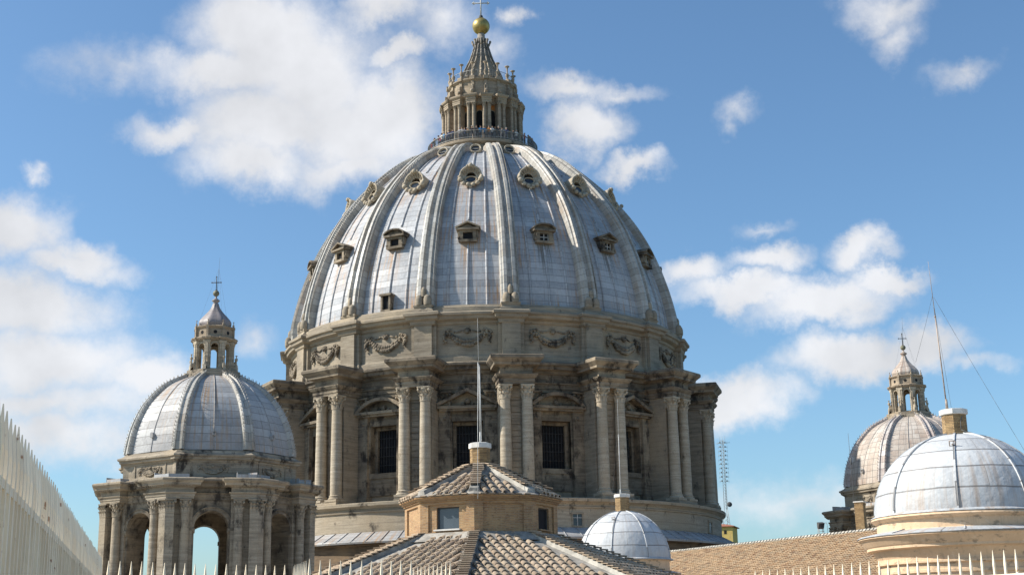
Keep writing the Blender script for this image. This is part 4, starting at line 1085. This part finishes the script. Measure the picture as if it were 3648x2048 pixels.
# ------------------------------------------------------------------ silver lead cupolas
def silver(x, y, rb, zb, hgt, rch, zc, zcap, label, peach_prof, nrib, ph, name='silver_cupola'):
    D = empty(name, (x, y, -1.6), label, 'dome', 'bright lead cupolas on peach drums')
    U = lambda o: (setattr(o.location, 'z', 1.6), o)[1]
    mb = MB(); pf = [(rb*1.012*math.cos(t), zb+hgt*math.sin(t)) for t in [PI/2*j/16*.93 for j in range(17)]]
    k = rch/ pf[-1][0]
    pf.append((rch, zb+hgt*1.0))
    L_ = [0.]
    for a, b in zip(pf, pf[1:]): L_.append(L_[-1]+math.hypot(b[0]-a[0], b[1]-a[1]))
    n = 64
    mb.lathe([(rb*1.012,zb-.02)]+pf, n); U(mb.obj('lead_shell', MSILV, D))
    for k in range(nrib):
        a = ph+2*PI*k/nrib; r_ = MB()
        rings = []
        for i in range(len(pf)-1):
            A = pf[i]; t = math.asin(min(1., max(0., (A[1]-zb)/hgt))); nx, nz = math.cos(t), math.sin(t)
            sec = [(-.035,-.02),(-.03,.045),(.03,.045),(.035,-.02)]
            rings.append([(q*rb/2.8,-(A[0]+nx*h_),A[1]+nz*h_) for q,h_ in sec])
        r_.loft(rings); U(r_.obj('rib', MSILV, D, a))
    lip = MB(); lip.lathe([(rb-.1,zb+.06),(rb+.05,zb+.02),(rb+.16,zb-.03),(rb+.17,zb-.06),(rb+.02,zb-.07)], 72, smooth=False); U(lip.obj('lead_lip', MSILV, D))
    pd = MB(); pd.lathe(peach_prof, 72, smooth=False); U(pd.obj('drum', MPEACH, D))
    ch = MB(); oct_shell(ch, [(rch*1.08,zb+hgt-.12),(rch,zb+hgt+.02),(rch,zcap)], ph); U(ch.obj('chimney', MBRC, D))
    cp = MB(); cp.moulded([(a,b) for a,b,_ in oct_pts(rch+.03,ph,0)], [(0,zcap-.02),(.03,zcap),(.03,zcap+.16),(-.05,zcap+.18)]); U(cp.obj('chimney_cap', MCONC, D))
    # iron step hook
    hk = MB(); a = R(-22); t = R(52); px, pz = rb*math.cos(t)*1.02, zb+hgt*math.sin(t)*1.01
    hk.path([(-.09,-px,pz-.08),(-.09,-px-.12,pz+.10),(.09,-px-.12,pz+.10),(.09,-px,pz-.08)], .018, 5); hk.path([(0,-px,pz),(0,-px-.14,pz-.02)], .03, 5)
    U(hk.obj('hook', MRUSTY, D, a))
    return D
pB = at(3425, 1800, 45.); BX = 14.76
zB = at(3430, 1808, 42.2).z
silver(BX, 45., 2.80, zB, at(3404,1547,45.).z-zB, .40, 0, at(3370,1478,45.).z, 'large bright lead dome on a peach drum with brick chimney and tall aerial, right edge',
    [(2.82,zB-.05),(2.95,zB-.08),(2.99,zB-.14),(2.86,zB-.22),(2.80,zB-.24),(2.80,zB-.52),(2.84,zB-.55)]+[(2.84,zB-.56)]+
    [(3.42,zB-.70),(3.45,zB-.76),(3.36,zB-.82),(3.22,zB-1.0),(3.18,zB-1.04),(3.18,zB-1.12),(3.0,zB-1.16),(2.92,zB-1.3),(2.86,zB-1.42),(2.86,zB-1.52),(2.92,zB-1.54),(2.92,zB-1.60),(2.82,zB-1.63),(2.82,zB-1.80),(2.86,zB-1.82),(2.86,zB-1.9),(2.80,zB-1.92),(2.80,-1.6)], 8, R(-2)-R(19))
def lipring(x, y, r0, z0, r1, z1, parent_name):
    pass
pS = at(2231, 1985, 75.); SXX = 5.86
zS = at(2231, 1985, 72.5).z
silver(SXX, 75., 2.50, zS, at(2211,1820,75.).z-zS, .40, 0, at(2211,1771,75.).z, 'small bright lead dome with a brick chimney and thin rod, beside the tiled lantern',
    [(2.5,zS-.05),(2.52,zS-.1),(2.45,zS-.14),(2.45,zS-.62),(2.5,zS-.66),(3.0,zS-.78),(3.02,zS-.86),(2.9,zS-1.0),(2.75,zS-1.1),(2.7,zS-1.3),(2.7,-1.6)], 8, R(-20))
# lead covering of the ledges
for o in [o for o in bpy.data.objects if o.name.startswith('silver_cupola')]:
    big = o.location.y < 60; zz = zB if big else zS
    lp = MB(); lp.lathe([(2.83,zz-.54),(3.40,zz-.66),(3.47,zz-.69),(3.47,zz-.72),(3.40,zz-.73)] if big else [(2.47,zz-.63),(2.98,zz-.74),(3.05,zz-.77),(3.05,zz-.80)], 72, smooth=False)
    if big:
        for a in (-58,-18,20): lp.tube((2.86*math.sin(R(a)),-2.86*math.cos(R(a)),zz-.53),(3.42*math.sin(R(a)),-3.42*math.cos(R(a)),zz-.655),.025,n=5)
    q = lp.obj('ledge_flashing', MSILV, o); q.location.z = 1.6

# ------------------------------------------------------------------ nave roof
NV = Vector((.8788, .4772, 0)); DV = Vector((.4772, -.8788, 0))   # the basilica's long axis
def nave_roof():
    O = Vector((AX, AY, 0)) + DV*29.5; Ln = 112.; zr = 7.6; hw_ = 14.; sl = .42
    D = empty('nave_roof', (O.x, O.y, -1.6), 'long low roof of mottled brown terracotta tiles running behind the silver domes', 'roof')
    rnd = random.Random(11)
    # local frame: x = away from ridge towards the camera side (-NV), y = along DV
    M_ = Matrix((( -NV.x, DV.x, 0, 0),( -NV.y, DV.y, 0, 0),(0,0,1,0),(0,0,0,1)))
    mb = MB(); pitch = .30; n = int(Ln/pitch); step = .42; m_ = int(hw_/step)
    for i in range(n):
        y0 = i*pitch
        offs = [(0,-.02),(.06,.02),(.10,.085),(.15,.11),(.20,.085),(.24,.02)]
        lines = []
        jr = [rnd.uniform(-.014,.014) for _ in range(m_+1)]; jy = [rnd.uniform(-.02,.02) for _ in range(m_+1)]
        for j in range(m_):
            xa, xb = .12+j*step, .12+(j+1)*step
            za, zb_ = zr-xa*sl, zr-xb*sl+.05
            ra = [(xa, y0+o[0]+jy[j], za+o[1]+ (jr[j] if o[1] > .05 else 0)) for o in offs]; rb = [(xb, y0+o[0]+jy[j], zb_+o[1]+(jr[j] if o[1] > .05 else 0)) for o in offs]
            A_ = [mb.pt(p) for p in ra]; B_ = [mb.pt(p) for p in rb]
            for q in range(5): mb.face((A_[q], B_[q], B_[q+1], A_[q+1]), smooth=False)
            if i < n-1: pass
    mb.xf(M_)
    o = mb.obj('roof_tiles', MTILEN, D); o.location.z = 1.6
    un = MB(); un.loft([[(0,-.5,zr-.08),(hw_+.3,-.5,zr-.08-(hw_+.3)*sl),(hw_-.4,-.5,zr-.3-(hw_)*sl),(hw_-.4,-.5,-1.6),(-hw_+.4,-.5,-1.6),(-hw_+.4,-.5,zr-.3-hw_*sl),(-hw_-.3,-.5,zr-.08-(hw_+.3)*sl)],
                        [(0,Ln,zr-.08),(hw_+.3,Ln,zr-.08-(hw_+.3)*sl),(hw_-.4,Ln,zr-.3-(hw_)*sl),(hw_-.4,Ln,-1.6),(-hw_+.4,Ln,-1.6),(-hw_+.4,Ln,zr-.3-hw_*sl),(-hw_-.3,Ln,zr-.08-(hw_+.3)*sl)]])
    un.xf(M_); o = un.obj('roof_body', MTILEN, D); o.location.z = 1.6
    rd = MB()
    kb = MB(); kb.box(-.16,.16,0,Ln,zr-.1,zr+.10); kb.xf(M_); k2 = kb.obj('ridge_kerb', MMORTL, D); k2.location.z = 1.6
    for i in range(int(Ln/.42)):
        y0 = i*.42; r_ = rnd.uniform(-.015,.015)
        rd.loft([[(-.21,y0,zr+.08),(-.12,y0,zr+.2+r_),(.12,y0,zr+.2+r_),(.21,y0,zr+.08)],[(-.24,y0+.33,zr+.1),(-.14,y0+.33,zr+.25+r_),(.14,y0+.33,zr+.25+r_),(.24,y0+.33,zr+.1)]])
    rd.xf(M_); o = rd.obj('ridge_tiles', MMORTL, D); o.location.z = 1.6
nave_roof()
def ridge_at(px):       # point of the ridge line seen at image column px
    O = Vector((AX, AY, 0)); v = ray(px, 1900)
    # solve O + DV*s = v*t in plan
    det = DV.x*(-v.y)+v.x*DV.y; s = (-(O.x)*(-v.y) - v.x*(O.y))/det if abs(det) > 1e-9 else 0
    s = (O.x*v.y - O.y*v.x)/(DV.y*v.x-DV.x*v.y); return O+DV*s
# floodlight on the ridge
p = ridge_at(2925); 
D = empty('floodlight', (p.x, p.y, 7.75), 'dark floodlight on a thin iron stand upon the tiled roof ridge', 'floodlight', rot=R(12))
f = MB()
for x in (-.22,.22):
    for y in (-.15,.15): f.tube((x,y,-.1),(x*.9,y*.6,.52),.022,n=5)
f.path([(-.24,-.15,.28),(.24,-.15,.28),(.24,.15,.28)],.016,5); f.path([(-.2,0,.5),(.2,0,.5)],.025,5); f.path([(.2,0,.95),(.55,0,1.0),(.62,.02,.85),(.62,.05,0)],.016,5); f.obj('stand', MRUSTY, D)
f = MB(); f.loft([[(-.26,-.12,.5),(.24,-.12,.5),(.24,.1,.54),(-.26,.1,.54)],[(-.22,-.26,.92),(.28,-.26,.96),(.28,.2,1.08),(-.22,.2,1.05)]]); f.box(-.2,.22,.1,.2,.6,1.0); f.obj('lamp_head', MIRON, D)
f = MB(); f.loft([[(-.2,-.145,.56),(.19,-.145,.56),(.22,-.262,.89),(-.17,-.262,.87)],[(-.2,-.155,.56),(.19,-.155,.56),(.22,-.272,.89),(-.17,-.272,.87)]]); f.obj('glass', MGLASS, D)
# brick chimney stack behind the ridge
p = ridge_at(3048)+NV*.7
D = empty('chimney_stack', (p.x, p.y, 7.), 'square brick chimney stack with stone cap rising behind the roof ridge', 'chimney', rot=R(-30))
z1 = at(3048, 1785, p.y).z-7
f = MB(); f.box(-.36,.36,-.36,.36,-.3,z1-.12); f.obj('shaft', MBRC, D)
f = MB(); f.moulded([(-.40,-.40),(.40,-.40),(.40,.40),(-.40,.40)], [(0,z1-.12),(.03,z1-.10),(.03,z1-.02),(-.1,z1)]); f.obj('cap', MCONC, D)
# thin rod by the brown dome
p = at(3032,1650,120.); q = at(3021,1542,120.)
r_ = MB(); r_.tube((0,0,-6),(q.x-p.x,0,q.z-p.z),.035,.015,5); r_.tube((0,0,-.1),(0,0,.5),.06,n=6)
tag(r_.obj('lightning_rod', MWIRE, None, 0, p), 'short thin dark rod standing against the left flank of the brown-streaked dome', 'lightning rod')

# ------------------------------------------------------------------ terrace the basilica roofs stand on
t = MB(); t.box(-75,75,-12,215,-52,-1.62); tag(t.obj('roof_terrace', MTERR), kind='structure')

# ------------------------------------------------------------------ spiked fences
def picket_mesh(tip, w=.018, sh=.25):
    mb = MB(); z0 = -1.6
    s_ = tip-sh
    mb.loft([[(-w,-w*.9,z0),(w,-w*.9,z0),(w,w*.9,z0),(-w,w*.9,z0)],[(-w,-w*.9,s_),(w,-w*.9,s_),(w,w*.9,s_),(-w,w*.9,s_)],[(-w*1.15,-w*.8,s_+.03),(w*1.15,-w*.8,s_+.03),(w*1.15,w*.8,s_+.03),(-w*1.15,w*.8,s_+.03)],[(-.003,-.003,tip),(.003,-.003,tip),(.003,.003,tip),(-.003,.003,tip)]])
    return mb.mesh('picket', MPAINT)
PK = picket_mesh(0.)
def fence(pts, spacing, tip, label, group='spiked white fences round the roof terrace', w=None, rails=(.42,1.9), panel=False):
    D = empty('spiked_fence', (pts[0][0], pts[0][1], -1.6), label, 'fence', group)
    me = PK if w is None else picket_mesh(0., w)
    rnd = random.Random(len(label)); cnt = 0
    for a, b in zip(pts, pts[1:]):
        a = Vector(a+(0,)) if len(a) == 2 else Vector(a); b = Vector(b+(0,)) if len(b) == 2 else Vector(b)
        L_ = (b-a).length; n = max(1, int(round(L_/spacing))); d = (b-a)/L_
        ang = math.atan2(d.y, d.x)
        for i in range(n):
            p = a+d*(L_*i/n+rnd.uniform(-.012,.012)); cnt += 1
            if cnt > 100: break
            o = link('picket', me, D, ang+rnd.uniform(-.05,.05), (p.x-pts[0][0], p.y-pts[0][1], tip+1.6+rnd.uniform(-.012,.012)))
            o.rotation_euler.x = rnd.uniform(-.006,.006); o.rotation_euler.y = rnd.uniform(-.006,.006)
        M_ = Matrix.Translation((a.x-pts[0][0], a.y-pts[0][1], tip+1.6)) @ Matrix.Rotation(ang,4,'Z')
        for dz in rails:
            r_ = MB(); r_.box(0,L_,-.02,.02,-dz-.025,-dz+.025)
            r_.xf(M_); r_.obj('rail', MPAINT, D)
        if panel:
            r_ = MB(); r_.box(0,L_,.012,.018,-2.8,-.42); r_.xf(M_); r_.obj('back_sheet', MPAINT, D)
        po = MB(); po.box(-.035,.035,-.035,.035,-tip-1.6,-.35); po.xf(M_); po.obj('post', MPAINT, D)
    return D
TIP = 1.25
# the long run on the left, climbing towards the camera
P0 = at(372, 2000, 24.6); dirx = (539-1824)/4800.
# two points on the line of spike tips
qa = at(11, 1438, 1.); qb = at(363, 1987, 1.)
ya = TIP/qa.z; yb = TIP/qb.z
A_ = qa*ya; B_ = qb*yb
dl = (B_-A_); dl.z = 0; dl.normalize()
st = A_-dl*1.1
fence([(st.x, st.y), (B_.x, B_.y)], (B_-st).length/68, TIP, 'tall white spiked fence with rust spots running away from the camera along the left edge', w=.028, rails=(.41,2.2), panel=True)
def tp(px, py): 
    q = at(px, py, 1.); return q*(TIP/q.z)
f1 = tp(388, 1997); f2 = tp(1046, 2014); f3 = tp(1098, 1991)
fence([(f1.x,f1.y),(f2.x,f2.y),(f3.x,f3.y)], .195, TIP, 'low row of white spikes below the arches of the smaller left dome')
f4 = tp(1103, 1991); f5 = tp(1500, 1996)
fence([(f4.x,f4.y),(f5.x,f5.y)], .188, TIP, 'row of white spikes across the lower tiled roof in the centre')
f6 = tp(1474, 2020); f7 = tp(1620, 1995)
fence([(f6.x,f6.y),(f7.x,f7.y)], .23, TIP, 'short closely packed stretch of white spikes left of the tiled roof hip')
f8 = tp(2690, 2032); f9 = tp(3660, 1950)
fence([(f8.x,f8.y),(f9.x,f9.y)], .255, TIP, 'row of white spikes rising to the right before the peach drum')
g1 = tp(2735, 2036); g2 = tp(3260, 2046)
fence([(g1.x*1.25,g1.y*1.25),(g2.x*1.12,g2.y*1.12)], .62, TIP-.02, 'sparse second row of white spike tips behind the right-hand row')

# ------------------------------------------------------------------ aerials on the chimneys
def aerial(Y, base, tip, rad, label, guys, extra=(), mat=MSTEEL):
    b = at(base[0], base[1], Y); t = at(tip[0], tip[1], Y)
    D = empty('aerial', (b.x, b.y, b.z), label, 'aerial', 'thin rods on the chimneys')
    m_ = MB(); d = t-b
    m_.tube((0,0,-.1), d*.62, rad, rad*.8, 6); m_.tube(d*.62, d, rad*.6, rad*.22, 5); m_.tube((0,0,-.05),(0,0,.35), rad*2.2, rad*1.5, 7); m_.ball(d*.62, rad*1.7, 6, 4)
    m_.obj('rod', mat, D)
    for g in guys:
        (x0,y0),(x1,y1),Y1 = g
        p = at(x0,y0,Y)-b; q = at(x1,y1,Y1)-b
        w_ = MB(); pts = [p.lerp(q, k/8)-Vector((0,0,.04*math.sin(PI*k/8))) for k in range(9)]; w_.path(pts, rad*.22, 4); w_.obj('guy_wire', MWIRE if mat is not MSTEEL or True else mat, D)
    for (x0,y0),(x1,y1),Y1,rr in extra:
        p = at(x0,y0,Y)-b; q = at(x1,y1,Y1)-b; w_ = MB(); w_.tube(p,q,rr,n=5); w_.obj('second_rod', mat, D)
aerial(42, (1711,1578), (1701,1133), .015, 'pale rod with a slack wire above the chimney of the brick octagon', [((1690,1262),(1470,1700),43.),((1704,1300),(1935,1640),42.)], [((1708,1300),(1715,1570),41.9,.014),((1702,1290),(1702,1775),39.3,.009)])
aerial(75, (2211,1765), (2199,1420), .026, 'pale thin rod above the chimney of the small bright lead dome', [((2202,1500),(2178,1800),73.),((2200,1480),(2075,1915),73.)])
aerial(45, (3374,1458), (3306,931), .024, 'tall leaning rust-pink rod with long wires above the chimney at the right edge', [((3321,1057),(3262,1290),45.),((3327,1060),(3660,1622),43.),((3325,1075),(3389,1452),44.6)], mat=MRUSTY)
c_ = [at(x,y,45-dy) for x,y,dy in ((3395,1455,.2),(3412,1458,.3),(3428,1480,.35),(3422,1500,.4),(3424,1530,.45),(3450,1538,.6),(3530,1560,.9),(3600,1600,1.2),(3660,1650,1.6))]
w_ = MB(); w_.path([p-c_[0] for p in c_], .014, 5); tag(w_.obj('cable', MWIRE, None, 0, c_[0]), 'dark cable looping from the right-hand chimney cap down over the large bright dome', 'cable')

# ------------------------------------------------------------------ far mast and house
Yf = 450.
b = at(2590, 1868, Yf); tz = at(2560, 1556, Yf)
D = empty('radio_mast', (b.x, b.y, b.z-4), 'distant lattice radio mast bristling with aerials, just right of the huge drum', 'mast')
m_ = MB(); H = tz.z-b.z
for k in range(3):
    a = R(20+120*k); w0 = 1.9
    m_.tube((w0*math.sin(a),w0*math.cos(a),0),(.62*math.sin(a),.62*math.cos(a),9),.09,n=4); m_.tube((.62*math.sin(a),.62*math.cos(a),9),(.5*math.sin(a),.5*math.cos(a),H+3),.08,n=4)
    a2 = R(20+120*(k+1))
    for j in range(24):
        z = 9+j*(H-6)/24; r_ = .6; m_.tube((r_*math.sin(a),r_*math.cos(a),z),(r_*math.sin(a2),r_*math.cos(a2),z+(H-6)/24),.035,n=3)
    for j in range(5):
        z = 1.5*j; r0 = 1.9-1.28*z/9; r1 = 1.9-1.28*(z+1.5)/9; m_.tube((r0*math.sin(a),r0*math.cos(a),z),(r1*math.sin(a2),r1*math.cos(a2),z+1.5),.05,n=3)
m_.obj('tower', MRAIL, D)
m_ = MB()
for j in range(10):
    z = H*.56+j*1.42+2
    for s_ in (-1,1):
        m_.tube((s_*.5,0,z),(s_*1.5,0,z),.05,n=3); m_.tube((s_*1.5,0,z-.5),(s_*1.5,0,z+.5),.05,n=3); m_.tube((s_*1.0,-.5,z-.2),(s_*1.0,.7,z+.2),.05,n=3); m_.box(s_*.85-.18,s_*.85+.18,-.2,.2,z-.15,z+.35)
m_.tube((-2.2,0,H+1.8),(2.6,0,H+2.1),.07,n=4)
for x in (-.9,0,.9): m_.tube((x,0,H+2),(x,0,H+4.2),.045,n=3)
m_.obj('dipoles', MRAIL, D)
m_ = MB(); m_.lathe([(.02,0),(.5,.05),(.85,.2),(.85,.3),(.02,.28)], 16); m_.xf(Matrix.Translation((1.1,-.6,at(2591,1797,Yf).z-b.z+4)) @ Matrix.Rotation(R(80),4,'X')); m_.obj('dish', MIRON, D)
e = at(2634, 1930, Yf); zr = at(2610,1872,Yf).z
D = empty('yellow_house', (e.x-5.6, Yf+4, e.z-10), 'small distant yellow building with a low red roof under the radio mast', 'house', rot=R(-18))
bz = 0; top = zr-(e.z-10)
m_ = MB(); m_.box(-6,5,-5,5,0,top-.4); m_.obj('wall', MYEL, D)
m_ = MB(); m_.box(-5.2,-1.5,-3,5,top-.3,top+2.2); m_.obj('upper_block', MYEL, D)
m_ = MB(); m_.loft([[(-6.6,-5.6,top-.4),(5.7,-5.6,top-.4),(5.7,5.6,top-.4),(-6.6,5.6,top-.4)],[(-6.6,-5.6,top-.15),(5.7,-5.6,top-.15),(5.7,5.6,top-.15),(-6.6,5.6,top-.15)],[(-3,-2,top+.8),(2,-2,top+.8),(2,2,top+.8),(-3,2,top+.8)]]); m_.obj('roof', mat_plain('red_roof', (.34,.14,.09), .9), D)
for x, z in ((-.9,top-2.7),(2.6,top-2.7),(2.6,top-6),(-.9,top-6)):
    m_ = MB(); m_.box(x-.4,x+.4,-5.06,-4.9,z,z+1.2); m_.obj('window', MDARK, D)

# ------------------------------------------------------------------ visitors on the lantern gallery
def person_mesh():
    """one continuous skinned figure, leaning on a rail, facing -Y, feet at z 0, 1.72 m tall"""
    V_ = [(0,0,.93),(0,-.01,1.12),(0,-.03,1.32),(0,-.035,1.45),(0,-.05,1.54),(0,-.065,1.62),(0,-.06,1.70),
          (.17,-.03,1.41),(.25,-.12,1.19),(.20,-.36,1.10),(.17,-.44,1.10),
          (-.17,-.03,1.41),(-.25,-.12,1.19),(-.20,-.36,1.10),(-.17,-.44,1.10),
          (.10,0,.86),(.11,-.01,.48),(.11,.02,.08),(.11,-.12,.04),(-.10,0,.86),(-.11,-.01,.48),(-.11,.02,.08),(-.11,-.12,.04)]
    E_ = [(0,1),(1,2),(2,3),(3,4),(4,5),(5,6),(2,7),(7,8),(8,9),(9,10),(2,11),(11,12),(12,13),(13,14),(0,15),(15,16),(16,17),(17,18),(0,19),(19,20),(20,21),(21,22)]
    Rr = [.15,.14,.16,.07,.075,.105,.08,.085,.055,.042,.038,.085,.055,.042,.038,.10,.07,.05,.045,.10,.07,.05,.045]
    me = bpy.data.meshes.new('person_skeleton'); me.from_pydata(V_, E_, []); o = bpy.data.objects.new('person_skeleton', me); COL.objects.link(o)
    sk = o.modifiers.new('skin', 'SKIN'); sv = me.skin_vertices[0].data if me.skin_vertices else None
    if sv is None:
        bpy.context.view_layer.update()
        bm = __import__('bmesh').new(); bm.from_mesh(me); bm.verts.layers.skin.verify(); bm.to_mesh(me); bm.free(); sv = me.skin_vertices[0].data
    for i, r_ in enumerate(Rr): sv[i].radius = (r_, r_*(.72 if i in (0,1,2) else 1)); sv[i].use_root = (i == 0)
    sb = o.modifiers.new('sub', 'SUBSURF'); sb.levels = 1; sb.render_levels = 1
    dg = bpy.context.evaluated_depsgraph_get(); ev = o.evaluated_get(dg); out = bpy.data.meshes.new_from_object(ev)
    bpy.data.objects.remove(o); bpy.data.meshes.remove(me)
    return out
SKIN = mat_plain('skin', (.46,.29,.21), .7); TROU = mat_plain('dark_trousers', (.06,.065,.09), .9)
pm_ = person_mesh()
def hair_mesh(col):
    h = MB(); h.ball((0,-.045,1.665), .128, 12, 8, sy=1.05, sz=.95); h.v = [(x, y if z < 1.62 or y > -.11 else -.11+(y+.11)*.3, max(z, 1.56 if y > -.03 else 1.665)) for x,y,z in h.v]
    return h.mesh('hair', col)
HM = [hair_mesh(mat_plain('dark_hair', (.035,.025,.02), .8)), hair_mesh(mat_plain('brown_hair', (.13,.08,.045), .8)), hair_mesh(mat_plain('grey_hair', (.4,.38,.35), .8))]
shirts = {'red': (.45,.05,.04), 'blue': (.06,.22,.42), 'black': (.03,.03,.035), 'white': (.7,.68,.64), 'navy': (.04,.06,.14), 'brown': (.22,.13,.07), 'grey': (.28,.28,.28), 'orange': (.55,.22,.06)}
SM = {}
for nme, c in shirts.items():
    me = pm_.copy(); me.materials.clear()
    for m_ in (mat_plain('shirt_'+nme, c, .9), SKIN, TROU): me.materials.append(m_)
    for p in me.polygons:
        z = p.center.z; y = p.center.y; p.use_smooth = True
        p.material_index = 1 if (z > 1.47 or (y < -.38 and z > 1.0)) else (2 if z < .93 else 0)
    SM[nme] = me
rnd = random.Random(21); keys = list(shirts)
weights = {'black': 5, 'navy': 4, 'brown': 3, 'grey': 3, 'red': 2, 'white': 2, 'blue': 2, 'orange': 1}
pool = [k for k, n in weights.items() for _ in range(n)]
a = -112.
while a < 112:
    a += rnd.choice((3.2,3.6,4.2,5.0,8.5))
    k = rnd.choice(pool)
    if abs(a-3) < 2: k = 'blue'
    rr = 6.72+rnd.uniform(-.08,.05); sc_ = rnd.uniform(.94,1.06)
    o = link('person', SM[k], None, R(a)+rnd.uniform(-.5,.5), (AX+rr*math.sin(R(a)), AY-rr*math.cos(R(a)), 61.27)); o.scale = (sc_,)*3
    tag(o, 'visitor in a %s top leaning on the gallery railing under the great lantern' % k, 'person', 'visitors on the lantern gallery')
    link('hair', rnd.choice(HM), o)
bpy.data.meshes.remove(pm_)
